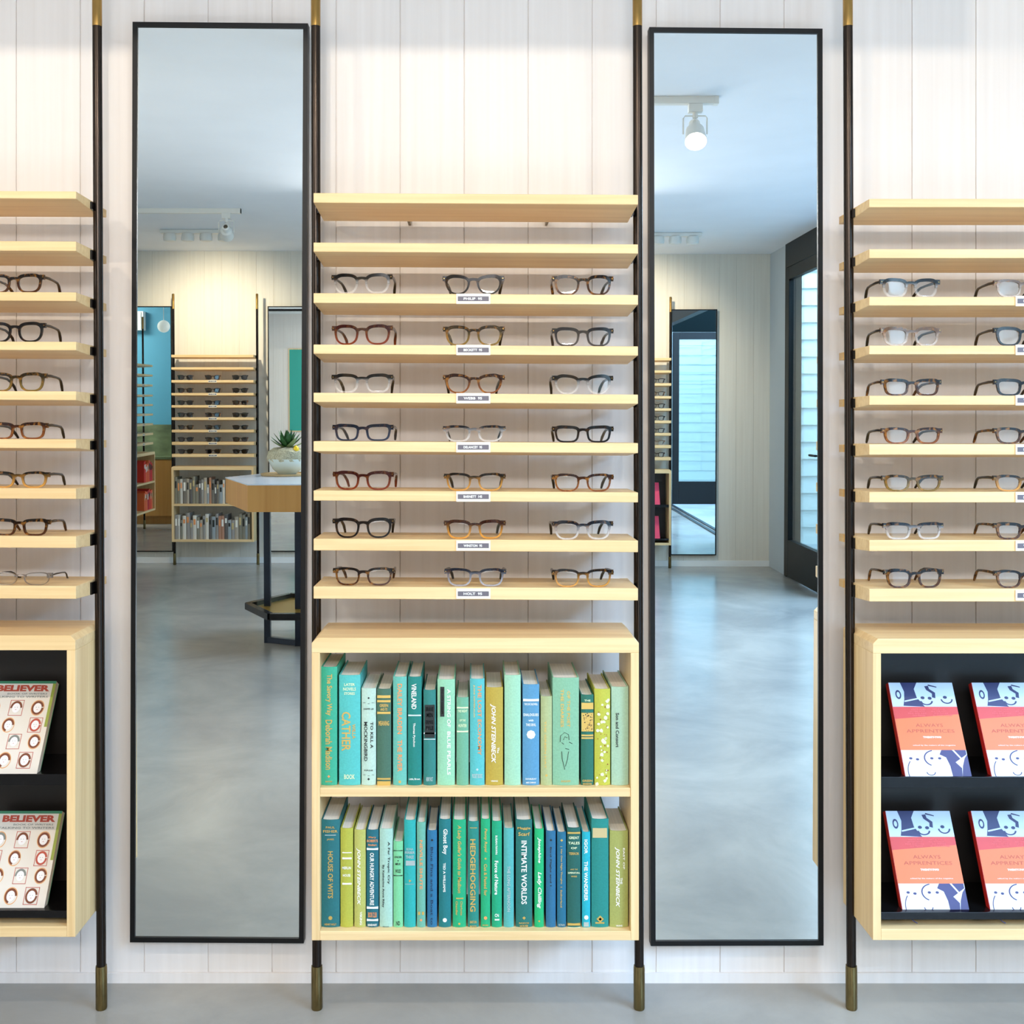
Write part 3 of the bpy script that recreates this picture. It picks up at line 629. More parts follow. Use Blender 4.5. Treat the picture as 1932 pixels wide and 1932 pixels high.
R1 = [
 (604.7, 636, 1258.5, (52, 186, 146), [('v', 'gold', 'The Savory Way', 1272, 1350, .5, .42), ('v', 'gold', 'Deborah Madison', 1358, 1452, .5, .42), ('e', 'orange', 1465, .003, 4), ('h', 'gold', 'BANTAM', 1473, 1476, .4)], 'tall sea-green book titled in gold script, leftmost on the upper shelf'),
 (639, 680, 1274, (84, 206, 198), [('v', 'gold', 'CATHER', 1343, 1417, .34, .42), ('v', 'gold', 'WILLA', 1366, 1394, .70, .16), ('h', 'pale', 'LATER', 1289, 1294, .5), ('h', 'pale', 'NOVELS', 1297, 1303, .6), ('h', 'pale', 'STORIES', 1306, 1311, .5), ('h', 'pale', 'BOOK', 1461, 1470, .5)], 'wide turquoise book with large gold vertical capitals'),
 (681.5, 709.5, 1299, (204, 236, 216), [('v', 'black', 'TO KILL A', 1362, 1412, .72, .2), ('v', 'black', 'MOCKINGBIRD', 1362, 1436, .3, .24), ('h', 'black', '* - *', 1325, 1328, .8), ('e', 'black', 1317, .0022, 5), ('h', 'black', 'HARPER LEE', 1336, 1339, .7), ('h', 'black', 'POPULAR', 1452, 1455, .6), ('h', 'black', '* - *', 1461, 1464, .8), ('e', 'black', 1470, .0028, 4)], 'pale mint book with a grey two-line title, right of the wide turquoise one'),
 (710.5, 738, 1300, (66, 112, 88), [('b', 'gold', 1312, 1317), ('b', 'gold', 1321, 1325), ('h', 'gold', 'GREEN', 1328, 1334, .6), ('h', 'gold', 'AND ITS', 1336, 1341, .5), ('b', 'gold', 1343, 1347), ('h', 'gold', 'MEANING', 1360, 1369, .75), ('b', 'gold', 1468, 1471), ('b', 'gold', 1474, 1483)], 'dark olive-green book with gold bands beside the pale mint book'),
 (741, 767.5, 1277, (108, 202, 182), [('v', 'orange', 'DAILEY BRADEN', 1290, 1385, .5, .34), ('v', 'orange', 'THE RIVER', 1396, 1456, .5, .34), ('e', 'gold', 1475, .003, 12)], 'soft aqua book with orange lettering'),
 (769, 795.5, 1277, (4, 134, 122), [('v', 'white', 'VINELAND', 1290, 1338, .45, .36), ('b', 'silver', 1348.5, 1351), ('v', 'white', 'Thomas Pynchon', 1364, 1409, .45, .2), ('h', 'white', 'Little, Brown', 1468, 1472, .8)], 'deep teal book with white title above a thin silver rule'),
 (798.5, 822.5, 1302, (34, 132, 124), [('b', 'black', 1330, 1392, .1, .92), ('h', 'silver', 'BRAVE', 1334, 1342, .6), ('h', 'silver', 'MEN', 1345, 1353, .5), ('h', 'silver', 'ERNIE', 1359, 1366, .6), ('h', 'silver', 'PYLE', 1370, 1377, .6), ('b', 'silver', 1382, 1385), ('b', 'silver', 1394, 1395.5), ('h', 'silver', 'HENRY HOLT', 1466, 1474, .55)], 'short teal book with a black title panel'),
 (824.8, 858.5, 1282, (160, 226, 182), [('b', 'black', 1296, 1352, .16, .40), ('v', 'gold', 'FULTON OURSLER', 1300, 1348, .28, .1), ('v', 'white', 'A STRING OF', 1300, 1372, .66, .2), ('v', 'white', 'BLUE PEARLS', 1380, 1462, .66, .2)], 'light green book with a narrow black label'),
 (861, 884.5, 1316, (116, 190, 152), [('b', 'pale', 1334, 1336.5), ('h', 'pale', 'THE NIGHT', 1339, 1344, .8), ('h', 'pale', 'OF THE', 1357, 1361, .5), ('h', 'pale', 'HUNTER', 1366, 1372, .7), ('b', 'pale', 1379, 1381.5)], 'short sage green book with pale gold bands'),
 (886.4, 914.6, 1281, (88, 202, 202), [('v', 'gold', 'JUDE DEVERAUX', 1292, 1354, .28, .12), ('v', 'orange', 'THE LOST ECONOMY', 1292, 1425, .66, .26), ('e', 'silver', 1452, .0028, 4), ('h', 'silver', 'POCKET BOOKS', 1460, 1468, .7)], 'aqua book with a long orange title'),
 (916, 949.4, 1297, (202, 172, 56), [('v', 'white', 'JOHN STEINBECK', 1328, 1440, .42, .32, .3), ('v', 'white', 'The', 1410, 1421, .72, .12), ('h', 'white', 'VIKING', 1472, 1475, .4)], 'mustard yellow book with white italic capitals'),
 (951.6, 983, 1274, (174, 230, 190), [], 'tall plain mint book without a title'),
 (985.7, 1018, 1291.5, (88, 160, 200), [('b', 'white', 1319, 1323), ('h', 'white', 'TAYLOR CALDWELL', 1326.5, 1330.5, .8), ('h', 'white', 'DIALOGUES', 1346, 1351, .9), ('h', 'white', 'with', 1357, 1361, .3), ('h', 'white', 'THE DEVIL', 1365, 1370, .6), ('e', 'white', 1386, .0095, 8), ('h', 'white', 'DOUBLEDAY', 1468, 1471, .65), ('h', 'white', 'AND COMPANY', 1475, 1478, .6)], 'sky blue book with white rules and a flower emblem'),
 (1020, 1042, 1314, (188, 200, 138), [('v', 'gold', 'THE GREEN HAT', 1360, 1450, .4, .16), ('e', 'gold', 1463, .0028, 6)], 'slim short olive-cream book right of the blue book'),
 (1042.5, 1093, 1279, (142, 200, 160), [('v', 'gold', 'THE DIARIES', 1300, 1372, .36, .12), ('v', 'gold', 'OF THE POET', 1304, 1372, .60, .12), ('h', 'gold', 'KNOPF', 1472, 1476, .35),
      ('l', 'black', [[(.28, 1400), (.3, 1388), (.45, 1382), (.6, 1386), (.62, 1396)], [(.4, 1396), (.46, 1390), (.56, 1392)], [(.34, 1401), (.42, 1404)], [(.62, 1400), (.74, 1403)], [(.48, 1412), (.62, 1414)], [(.34, 1418), (.36, 1432), (.42, 1444), (.46, 1452)], [(.6, 1418), (.56, 1432), (.48, 1446)]])], 'widest sage green book with a small line drawing of a face'),
 (1096, 1120.5, 1311, (28, 112, 90), [('h', 'pale', 'THE', 1320, 1323.5, .5), ('b', 'gold', 1326, 1338), ('b', 'gold', 1345, 1380), ('s', 'black', 46, 1346, 1379, .0011), ('b', 'gold', 1386, 1389), ('b', 'gold', 1391, 1394), ('h', 'gold', 'GREEN', 1471, 1475, .8), ('h', 'gold', 'MANSIONS', 1477, 1481, .7)], 'short dark green book with a gold patterned panel'),
 (1121.5, 1152, 1300, (206, 204, 62), [('s', 'pale', 30, 1320, 1480, .0034), ('s', 'red', 24, 1322, 1470, .0012)], 'lime yellow book with a blossom pattern'),
 (1153.5, 1186.5, 1296, (182, 220, 186), [('v', 'black', 'Son and Consort', 1345, 1410, .34, .2)], 'pale green book with small black lettering, rightmost on the upper shelf'),
]
R2 = [
 (605.8, 641, 1547, (20, 112, 116), [('h', 'gold', 'PAUL', 1559, 1563, .5), ('h', 'gold', 'FISHER', 1566, 1571, .8), ('b', 'silver', 1575, 1576.5, .2, .8), ('h', 'gold', 'JAMES', 1582, 1586, .4), ('v', 'gold', 'HOUSE OF WITS', 1606, 1695, .5, .28), ('e', 'gold', 1732, .0042, 14), ('h', 'gold', 'HENRY HOLT', 1742, 1746, .65)], 'dark teal book with gold vertical capitals, leftmost on the lower shelf'),
 (641.8, 666.3, 1563, (196, 196, 62), [('b', 'white', 1608, 1609.5, .15, .9), ('b', 'white', 1618, 1621, .15, .9), ('h', 'white', 'MERLIN', 1635, 1640, .7), ('h', 'white', 'HOUSE', 1649, 1654, .6), ('b', 'white', 1666, 1669, .15, .9)], 'lime olive book with short white rules'),
 (667.8, 690, 1566, (202, 202, 98), [('v', 'white', 'JOHN STEINBECK', 1600, 1708, .38, .36, .3), ('v', 'white', 'VIKING', 1720, 1745, .6, .2)], 'pale lime book with white italic capitals left of the teal white-lettered book'),
 (690.8, 714.5, 1566, (10, 104, 118), [('h', 'orange', 'Mary', 1578, 1582, .6), ('h', 'orange', 'ROBERTS', 1584, 1589, .9), ('h', 'orange', 'Rinehart', 1592, 1596, .7), ('b', 'white', 1600.5, 1603.5), ('v', 'white', 'OUR HUNGRY ADVENTURE', 1609, 1708, .46, .34), ('b', 'white', 1711, 1714.5), ('h', 'orange', 'BOOK CLUB', 1721, 1731, .7), ('b', 'white', 1734.5, 1737.5), ('h', 'white', 'RINEHART', 1743, 1747, .75)], 'teal-blue book with bold white vertical title and orange author name'),
 (715.6, 741, 1564, (182, 226, 206), [('v', 'black', 'A Far Tropic Cry', 1588, 1668, .7, .22), ('v', 'black', 'By Katherine Anne Riley', 1632, 1712, .28, .2), ('h', 'black', 'Harcourt', 1747, 1749, .5)], 'pale aqua book with a two-line black script title'),
 (741.8, 760.5, 1588, (130, 224, 160), [('b', 'black', 1604.5, 1605.3), ('h', 'black', 'UNDER', 1615, 1619, .8), ('e', 'black', 1624, .0014, 8), ('h', 'black', 'MILK', 1628, 1632, .6), ('h', 'black', 'WOOD', 1640, 1647, .6), ('b', 'black', 1651.5, 1652.5), ('h', 'black', 'ND', 1738, 1746, .4)], 'shortest light green book on the lower shelf'),
 (762, 784.5, 1547.5, (30, 184, 178), [('h', 'silver', 'EDNA', 1600, 1604, .6), ('h', 'silver', 'FERBER', 1606, 1611, .85), ('h', 'silver', 'THREE', 1614, 1620, .7), ('b', 'silver', 1624, 1633, .15, .95), ('e', 'gold', 1662, .0034, 3), ('h', 'silver', 'DOUBLEDAY', 1667, 1669, .8)], 'turquoise book with silver title block near the left of the lower shelf'),
 (786, 803, 1551.5, (112, 190, 164), [('v', 'orange', 'NEVILLE SHUTE', 1585, 1678, .5, .34), ('h', 'gold', 'II', 1720, 1726, .7), ('e', 'orange', 1736, .0028, 5)], 'slim grey-green book with orange marks'),
 (805.5, 824.7, 1567, (26, 114, 160), [('e', 'black', 1585, .0028, 4), ('v', 'dark', 'Blue Fins and a Boat to', 1598, 1745, .48, .26)], 'slim blue book with a black diamond, left of a teal white-lettered one'),
 (827.5, 851, 1546, (6, 120, 124), [('v', 'white', 'Ghost Boy', 1564, 1612, .5, .46), ('v', 'white', 'TED A WILLIAMS', 1628, 1683, .46, .2), ('e', 'white', 1736, .0045, 9)], 'teal book with chunky white title, left of an emerald one'),
 (853.8, 879.5, 1547, (14, 180, 120), [('v', 'gold', "A Lady Golfer's Guide to Madison", 1557, 1685, .48, .36, .2), ('b', 'gold', 1694, 1696, .25, .8), ('v', 'gold', 'Charlotte', 1700, 1727, .66, .16), ('v', 'gold', 'Chandler', 1700, 1727, .3, .16), ('e', 'gold', 1743, .0025, 6), ('h', 'gold', 'Atlantic', 1749, 1752, .7)], 'emerald book with long gold script title'),
 (882.3, 903.6, 1550, (22, 142, 126), [('b', 'gold', 1561.5, 1562.5, .2, .85), ('v', 'gold', 'HEDGEHOGGING', 1583, 1720, .46, .5), ('h', 'gold', 'BARTON', 1737, 1742, .6), ('h', 'gold', 'BIGGS', 1746, 1750, .6)], 'teal-green book whose spine is filled by large gold capitals'),
 (906.8, 925.3, 1545.5, (12, 180, 116), [('v', 'gold', 'Penny Royal', 1563, 1608, .5, .36, .2), ('e', 'gold', 1620, .0024, 5), ('v', 'gold', 'Cut & Pasted for', 1630, 1690, .5, .34), ('e', 'orange', 1732, .0036, 9), ('h', 'gold', 'BOOKS', 1744, 1747, .6)], 'slim emerald book with short gold script and a red dot'),
 (927.4, 947.3, 1549.5, (2, 174, 120), [('v', 'white', 'SUSAN FAWN', 1576, 1612, .46, .2), ('v', 'white', 'Force of Nature', 1624, 1688, .46, .36), ('h', 'white', 'CN', 1724, 1730, .4), ('b', 'white', 1734, 1736.5, .3, .75)], 'emerald book lettered in white, directly left of the plain aqua one'),
 (950, 969.8, 1563, (82, 186, 180), [('v', 'silver', 'THE LONG AFTERNOON', 1634, 1720, .5, .3)], 'plain slim aqua book near the middle of the lower shelf'),
 (973, 1004.5, 1547, (16, 114, 104), [('h', 'gold', 'Maggie', 1560, 1566, .8), ('h', 'gold', 'Scarf', 1570, 1577, .7), ('v', 'white', 'INTIMATE WORLDS', 1586, 1706, .5, .34), ('e', 'gold', 1732, .0036, 4), ('h', 'gold', 'RANDOM', 1740, 1743, .6), ('h', 'gold', 'HOUSE', 1745, 1749, .5)], 'broad dark green book with long white vertical capitals'),
 (1008.3, 1026.5, 1564, (12, 190, 112), [('v', 'white', 'Josephine', 1580, 1628, .5, .4, .3), ('v', 'white', 'Lady Chilling', 1645, 1714, .5, .5, .3), ('e', 'gold', 1738, .0022, 6)], 'slim bright green book with white script'),
 (1030, 1049, 1568, (30, 108, 150), [('e', 'black', 1585, .0028, 4), ('v', 'black', 'Bird Flight and I', 1598, 1672, .46, .22)], 'slim blue book with black title right of the bright green one'),
 (1051, 1068.5, 1570, (16, 108, 140), [('e', 'gold', 1585.5, .0030, 4), ('v', 'gold', '|  Her Own Night Thoughts', 1597, 1668, .46, .24), ('v', 'gold', 'I  Sutherland', 1673, 1712, .46, .2), ('h', 'silver', 'PUTNAM', 1743, 1747, .7)], 'slim petrol blue book with a gold title'),
 (1069.8, 1096, 1562, (16, 94, 84), [('b', 'gold', 1570, 1573), ('h', 'pale', 'GREAT', 1578, 1583, .75), ('h', 'pale', 'TALES', 1588, 1593, .85), ('h', 'pale', 'OF', 1598, 1602, .45), ('h', 'gold', 'TERROR', 1608, 1613, .75), ('h', 'gold', 'AND THE', 1639, 1641.5, .55), ('h', 'pale', 'SUPERNATURAL', 1645, 1648.5, .9), ('h', 'gold', 'WISE', 1652, 1655, .45), ('b', 'gold', 1742, 1746), ('b', 'pale', 1749.5, 1753)], 'bottle green book with stacked gold words'),
 (1098, 1114.3, 1570, (16, 184, 200), [('v', 'white', 'IGOR', 1584, 1611, .46, .4), ('v', 'white', 'THE WANDERER', 1625, 1700, .46, .44), ('e', 'white', 1731, .0046, 14), ('b', 'silver', 1740, 1748, .2, .8)], 'slim bright cyan book with bold white title'),
 (1115.8, 1149, 1545.5, (18, 140, 130), [('b', 'tan', 1562.5, 1580.5, .06, .9), ('e', 'gold', 1734, .0078, 4), ('e', 'black', 1734, .0035, 4), ('b', 'gold', 1740, 1742.5, .22, .74)], 'tall teal book with a tan band and a gold emblem'),
 (1150.3, 1185.8, 1568, (178, 182, 92), [('v', 'white', 'JOHN STEINBECK', 1598, 1712, .40, .26, .3), ('v', 'white', 'EAST OF', 1600, 1640, .76, .1), ('v', 'white', 'THE', 1656, 1668, .62, .12), ('h', 'white', 'VIKING', 1745, 1748, .35)], 'olive book with white italic capitals, rightmost on the lower shelf'),
]
for b in R1: px_book(*b[:5], ZT1 + .0003, b[5] + ('' if 'shelf' in b[5] or len(b[5].split()) > 11 else ' on the upper shelf'), 'green books on the upper shelf', 1484)
for b in R2: px_book(*b[:5], ZT2 + .0003, b[5] + ('' if 'shelf' in b[5] or len(b[5].split()) > 11 else ' on the lower shelf'), 'green books on the lower shelf', 1756)

# books behind, in the mirrors
def far_books(unit, ang, zs, cols, seed, names, group, where, x0=-.33, x1=.33, hlo=.19, hhi=.235):
    rnd = random.Random(seed)
    for row, zb in enumerate(zs):
        x = x0; k = 0
        while x < x1 - .02:
            w = rnd.uniform(.018, .034); w = min(w, x1 - x); h = rnd.uniform(hlo, hhi); i = rnd.randrange(len(cols))
            lx = x + w / 2; ly = DC + .02 - DW
            wx = unit[0] + lx * math.cos(ang) - ly * math.sin(ang); wy = unit[1] + lx * math.sin(ang) + ly * math.cos(ang); k += 1
            t = thing('book', '%s book, number %d from the left, %s shelf %s' % (names[i], k, ('upper', 'lower')[row], where), 'book', (wx, wy, zb), ang, group)
            book_parts(w - .0012, h, .155, mat('far_book_cloth', cols[i], .6), t)
            MB().box(-w * .28, w * .28, -.0005, .001, h * rnd.uniform(.55, .7), h * .85).build('title_label', INKS[rnd.choice(('white', 'black', 'tan'))], t)
            x += w
# looking from the camera the far unit is seen turned round, so count from its own right
GC = [(150, 146, 140), (200, 196, 186), (120, 114, 104), (172, 162, 146), (96, 92, 88), (220, 214, 200), (150, 160, 164), (176, 130, 104), (132, 128, 112)]
GN = ['mid grey', 'light grey', 'dark taupe', 'beige', 'charcoal', 'cream', 'blue-grey', 'rusty brown', 'khaki grey']
zf = [ZT1 + .0003, Z(1774.5, DC) + .0203]
def far_books_rev():
    rnd = random.Random(11)
    for row, zb in enumerate(zf):
        x = .333; k = 0      # local +x is the viewer's left
        while x > -.31:
            w = rnd.uniform(.019, .034); i = rnd.randrange(len(GC)); h = rnd.uniform(.185, .235)
            if rnd.random() < .12: h = .165
            lx = x - w / 2; ly = DC + .02 - DW; k += 1
            if lx - w / 2 < -.333: break
            t = thing('book', '%s book, number %d from the left, %s row behind the wooden table' % (GN[i], k, ('upper', 'lower')[row]), 'book', (UB[0] - lx, UB[1] - ly, zb), PI, 'grey books on the far shelves')
            book_parts(w - .0014, h, .155, mat('far_book_cloth', GC[i], .6), t)
            MB().box(-w * .26, w * .26, -.0005, .001, h * rnd.uniform(.5, .7), h * .85).build('title_label', INKS[rnd.choice(('white', 'black', 'tan', 'orange'))], t)
            x -= w
far_books_rev()
RC = [(214, 48, 34), (226, 84, 40), (196, 36, 40), (232, 110, 60)]
far_books(UW, PI / 2, zf, RC, 5, ['red', 'orange-red', 'crimson', 'orange'], 'red books seen in the mirror', 'of the edge-on unit', x0=.02, x1=.332)

# books shown face-on in the side cabinets
def quad_book(tl_, bl_, wpx_b, dpt, label, group, paint, name='book', side='left', spine=M_RED):
    """leaning paperback given the picture points of the front cover's upper and lower left corners"""
    db = DC + .034; dt = db * (bl_[0] - CX) / (tl_[0] - CX)
    B = P(bl_[0], bl_[1], db); T = P(tl_[0], tl_[1], dt); T.x = B.x
    up = (T - B); hgt = up.length; tilt = math.atan2(T.y - B.y, T.z - B.z)
    w = wpx_b * db / F
    t = thing(name, label, 'book', B, 0, group); t.rotation_euler = (-tilt, 0, 0)
    # local: x right, z up the cover, y into the book
    th = dpt
    MB().box(0, w, 0, .0006, 0, hgt).build('front_cover', M_PLAIN, t)
    MB().box(0, w, th - .0006, th, 0, hgt).build('back_cover', M_PLAIN, t)
    MB().box(.001 if side == 'left' else 0, w - (0 if side == 'left' else .001), .0006, th - .0006, .0005, hgt - .0005).build('pages', M_PAPER, t)
    if side == 'left': MB().box(-.0008, .0008, 0, th, 0, hgt).build('spine', spine, t)
    paint(t, w, hgt)
    return t
M_PLAIN = mat('cover_card', (222, 222, 228), 0.45)
C_NAVY = mat('navy_print', (14, 18, 84), 0.45); C_VIO = mat('violet_print', (44, 36, 98), 0.45); C_CORAL = mat('coral_print', (204, 50, 42), 0.45); C_ORG = mat('orange_print', (232, 110, 46), 0.45)
C_PINK = mat('pink_print', (226, 92, 92), 0.5); C_ORD = mat('dull_orange_print', (176, 74, 40), 0.5); C_SKY = mat('pale_blue_print', (190, 212, 234), 0.45)
def disc(b, cx, cz, rx, rz, y, mi, n=20, a0=0, a1=2 * PI, hole=0):
    if hole:
        v = []; N = n
        for k in range(N + 1):
            a = a0 + (a1 - a0) * k / N
            v += [(cx + rx * math.cos(a), y, cz + rz * math.sin(a)), (cx + rx * hole * math.cos(a), y, cz + rz * hole * math.sin(a))]
        b.add(v, [(2 * k, 2 * k + 1, 2 * k + 3, 2 * k + 2) for k in range(N)], mi)
    else:
        b.add([(cx + rx * math.cos(a0 + (a1 - a0) * k / n), y, cz + rz * math.sin(a0 + (a1 - a0) * k / n)) for k in range(n)], [tuple(range(n))], mi)
def poly(b, pts, y, mi): b.add([(p[0], y, p[1]) for p in pts], [tuple(range(len(pts)))], mi)
def apprentices(t, w, h):
    def U(l): return [(u * w, v * h) for u, v in l]
    b = MB(); y = -.0002
    poly(b, U([(0, .61), (1, .61), (1, .74), (0, .74)]), y, 0)
    b.build('coral_band', C_CORAL, t)
    b = MB(); poly(b, U([(0, .285), (1, .285), (1, .66), (0, .61)]), y * 1.5, 0); b.build('orange_band', C_ORG, t)
    b = MB()                                             # upper drawing: pale blue ground, navy shapes of plain outline figures
    poly(b, U([(0, .74), (1, .74), (1, 1), (0, 1)]), y, 0)
    poly(b, U([(.17, .75), (.50, .74), (.40, .84), (.38, .93), (.44, 1.0), (.18, 1.0), (.22, .90), (.20, .82)]), y * 2, 1)
    disc(b, .12 * w, .87 * h, .045 * w, .05 * h, y * 2.4, 1, 14); disc(b, .12 * w, .87 * h, .025 * w, .03 * h, y * 2.8, 0, 12)
    poly(b, U([(.20, .79), (.42, .82), (.42, .835), (.20, .805)]), y * 3, 0)
    disc(b, .54 * w, .80 * h, .10 * w, .045 * h, y * 3, 1, 20, PI, 2 * PI, .72); disc(b, .86 * w, .82 * h, .095 * w, .05 * h, y * 3, 1, 20, PI, 2 * PI, .75)
    for u, v in ((.49, .835), (.60, .83), (.84, .84)): disc(b, u * w, v * h, .032 * w, .016 * h, y * 3, 1, 12)
    poly(b, U([(.55, .96), (.61, .965), (.62, .93), (.70, .89), (.69, .83), (.64, .84), (.65, .88), (.57, .92)]), y * 3, 1)
    poly(b, U([(.61, .965), (.74, .945), (.74, .955), (.61, .98)]), y * 3, 1)
    b.build('upper_drawing', [C_SKY, C_NAVY], t)
    b = MB()                                             # lower drawing: white ground, violet hair, simple eyes
    poly(b, U([(.72, .0), (.86, .0), (.88, .10), (.80, .16), (.99, .24), (.99, .285), (.62, .285), (.58, .24), (.67, .21), (.71, .12)]), y * 2, 0)
    poly(b, U([(.86, .0), (1, .0), (1, .24), (.95, .2), (.90, .12)]), y * 2, 0)
    poly(b, U([(.78, .285), (.81, .285), (.93, .18), (.91, .17)]), y * 3, 1)
    for u, v in ((.13, .20), (.23, .19), (.45, .20), (.57, .20)): disc(b, u * w, v * h, .026 * w, .012 * h, y * 2, 0, 12)
    disc(b, .50 * w, .20 * h, .17 * w, .085 * h, y * 2, 0, 20, PI * .55, PI * 1.35, .88)
    disc(b, .25 * w, .06 * h, .20 * w, .16 * h, y * 2, 0, 20, PI * .75, PI * 1.4, .94)
    disc(b, .40 * w, .06 * h, .07 * w, .035 * h, y * 2, 0, 14, PI, 2 * PI, .8)
    b.build('lower_drawing', [C_VIO, M_PLAIN], t)
    b = MB(); put_text(b, 'ALWAYS', .30 * w, .72 * w, .525 * h, .56 * h, y * 3, bold=.0); put_text(b, 'APPRENTICES', .14 * w, .88 * w, .465 * h, .50 * h, y * 3, bold=.0); b.build('title_lettering', C_ORD, t)
    b = MB(); put_text(b, 'TWENTY-TWO', .38 * w, .66 * w, .408 * h, .428 * h, y * 3, bold=.06)
    put_text(b, 'edited by the makers of the magazine', .2 * w, .85 * w, .325 * h, .34 * h, y * 3, bold=0); b.build('white_lettering', M_TXTW, t)
    b = MB()
    for i, (ln, a, c) in enumerate((('VISITS AND', .27, .5), ('LETTERS WITH', .25, .48), ('PENS AND INKS', .22, .5), ('OLD PRESSES', .28, .48), ('VIRTUE AND', .6, .8), ('ALL THE REST', .58, .82), ('AND FRIENDS', .62, .84), ('IN THEIR ROOMS', .6, .9))):
        r = i % 4; put_text(b, ln, a * w, c * w, (.705 - r * .022) * h, (.72 - r * .022) * h, y * 3, bold=.02)
    b.build('pink_lettering', C_PINK, t)
RB_ = [((1676, 1288), (1709, 1468), 125, 'top left'), ((1833, 1288), (1872, 1468), 125, 'top right'), ((1670.5, 1530), (1704, 1724), 126, 'bottom left'), ((1832, 1530), (1870, 1724), 126, 'bottom right')]
for tl_, bl_, wp, where in RB_:
    quad_book(tl_, bl_, wp, .016, 'orange and blue illustrated paperback with red spine, %s of four in the right cabinet' % where, 'orange paperbacks in the right cabinet', apprentices)
C_GRN = mat('green_cover_edge', (60, 130, 96), .5); C_LIME = mat('lime_cover_edge', (150, 160, 60), .5); C_BR = mat('brown_print', (120, 58, 24), .5); C_RNG = mat('orange_ring', (226, 160, 92), .5); C_RED2 = mat('brick_print', (186, 74, 52), .5)
C_SKIN = mat('cream_print', (244, 238, 236), .5); C_GR = mat('grey_print', (130, 132, 124), .5); C_MAU = mat('mauve_print', (150, 96, 130), .5)
def believer(t, w, h):
    y = -.0002; b = MB()
    poly(b, [(0, .972 * h), (w, .972 * h), (w, h), (0, h)], y, 0); poly(b, [(w * .955, .5 * h), (w, .5 * h), (w, .972 * h), (w * .955, .972 * h)], y, 1)
    b.build('green_border', [C_GRN, C_LIME], t)
    b = MB(); put_text(b, 'BELIEVER', .12 * w, .92 * w, .885 * h, .955 * h, y * 2, bold=.05); b.build('title_lettering', C_RED2, t)
    b = MB(); put_text(b, 'BOOK OF WRITERS', .3 * w, .9 * w, .85 * h, .868 * h, y * 2); put_text(b, 'TALKING TO WRITERS', .08 * w, .92 * w, .815 * h, .836 * h, y * 2); b.build('subtitle_lettering', C_GR, t)
    rows = [(.705, (.02, .36, .68), .085), (.52, (.0, .30, 2, .70), .08), (.345, (.1, .44, .74), .08), (.15, (.06, .36, .66), .085)]
    k = 0
    for vz, us, rr in rows:
        for u in us:
            if u > 1: continue
            b = MB(); cx_, cz = (u + .12) * w, vz * h; r = rr * h * 1.0; k += 1
            hair = (2, 4, 2, 2, 5, 2, 3, 2, 4, 2, 3, 2)[k % 12]
            if k % 2: disc(b, cx_, cz, r * .82, r, y * 2, 1, 24, 0, 2 * PI, .90)
            else:
                q = r * .86
                for a in ((-q, -r, q, -r * .93), (-q, r * .93, q, r), (-q, -r, -q * .92, r), (q * .92, -r, q, r)): poly(b, [(cx_ + a[0], cz + a[1]), (cx_ + a[2], cz + a[1]), (cx_ + a[2], cz + a[3]), (cx_ + a[0], cz + a[3])], y * 2, 3)
            disc(b, cx_, cz, r * .74, r * .88, y * 3, hair, 20, 0 if k % 3 else PI * .05, 2 * PI if k % 3 == 0 else PI * (1.02 + .4 * (k % 2)), .64)
            disc(b, cx_, cz - r * .02, r * .50, r * .62, y * 4, 0, 18)
            for s in (-1, 1): disc(b, cx_ + s * r * .15, cz + r * .06, r * .06, r * .035, y * 5, 4, 8)
            disc(b, cx_, cz - r * .24, r * .10, r * .03, y * 5, 3, 8)
            b.build('portrait', [C_SKIN, C_RNG, C_BR, C_RED2, C_GR, C_MAU], t)
def left_book(tr_, br_, label):
    """cover given by its right corners; spine side lies outside the picture"""
    db = DC + .034; dt = db * (br_[0] - CX) / (tr_[0] - CX)
    w = .150; B = P(br_[0], br_[1], db); T = P(tr_[0], tr_[1], dt); T.x = B.x
    tilt = math.atan2(T.y - B.y, T.z - B.z); hgt = (T - B).length
    t = thing('book', label, 'book', B - Vector((w, 0, 0)), 0, 'illustrated paperbacks in the left cabinet'); t.rotation_euler = (-tilt, 0, 0)
    th = .018
    MB().box(0, w, 0, .0006, 0, hgt).build('front_cover', mat('cream_cover', (228, 218, 204), .45), t)
    MB().box(0, w, th - .0006, th, 0, hgt).build('back_cover', C_GRN, t); MB().box(-.0008, 0, 0, th, 0, hgt).build('spine', C_GRN, t)
    MB().box(0, w - .0008, .0006, th - .0006, .0005, hgt - .0005).build('pages', M_PAPER, t)
    believer(t, w, hgt)
left_book((107, 1285), (69, 1462), 'cream paperback printed with small portraits, on the upper ledge of the left cabinet')
left_book((118, 1530), (82, 1720), 'cream paperback printed with small portraits, on the lower ledge of the left cabinet')
C_PK = mat('pink_cover', (232, 60, 96), .45)
for zb, nm in ((Z(1471, DC), 'upper'), (Z(1727, DC), 'lower')):
    t = thing('book', 'pink book leaning on the %s ledge of the far cabinet in the right mirror' % nm, 'book', (UD[0] + .262, SY + DW - DC - .03, zb), PI, 'pink books on the far cabinet'); t.rotation_euler = (math.radians(-24), 0, PI)
    MB().box(0, .14, 0, .015, 0, .205).build('cover', C_PK, t); MB().box(.001, .14 - .002, .001, .014, .205, .2055).build('pages', M_PAPER, t)

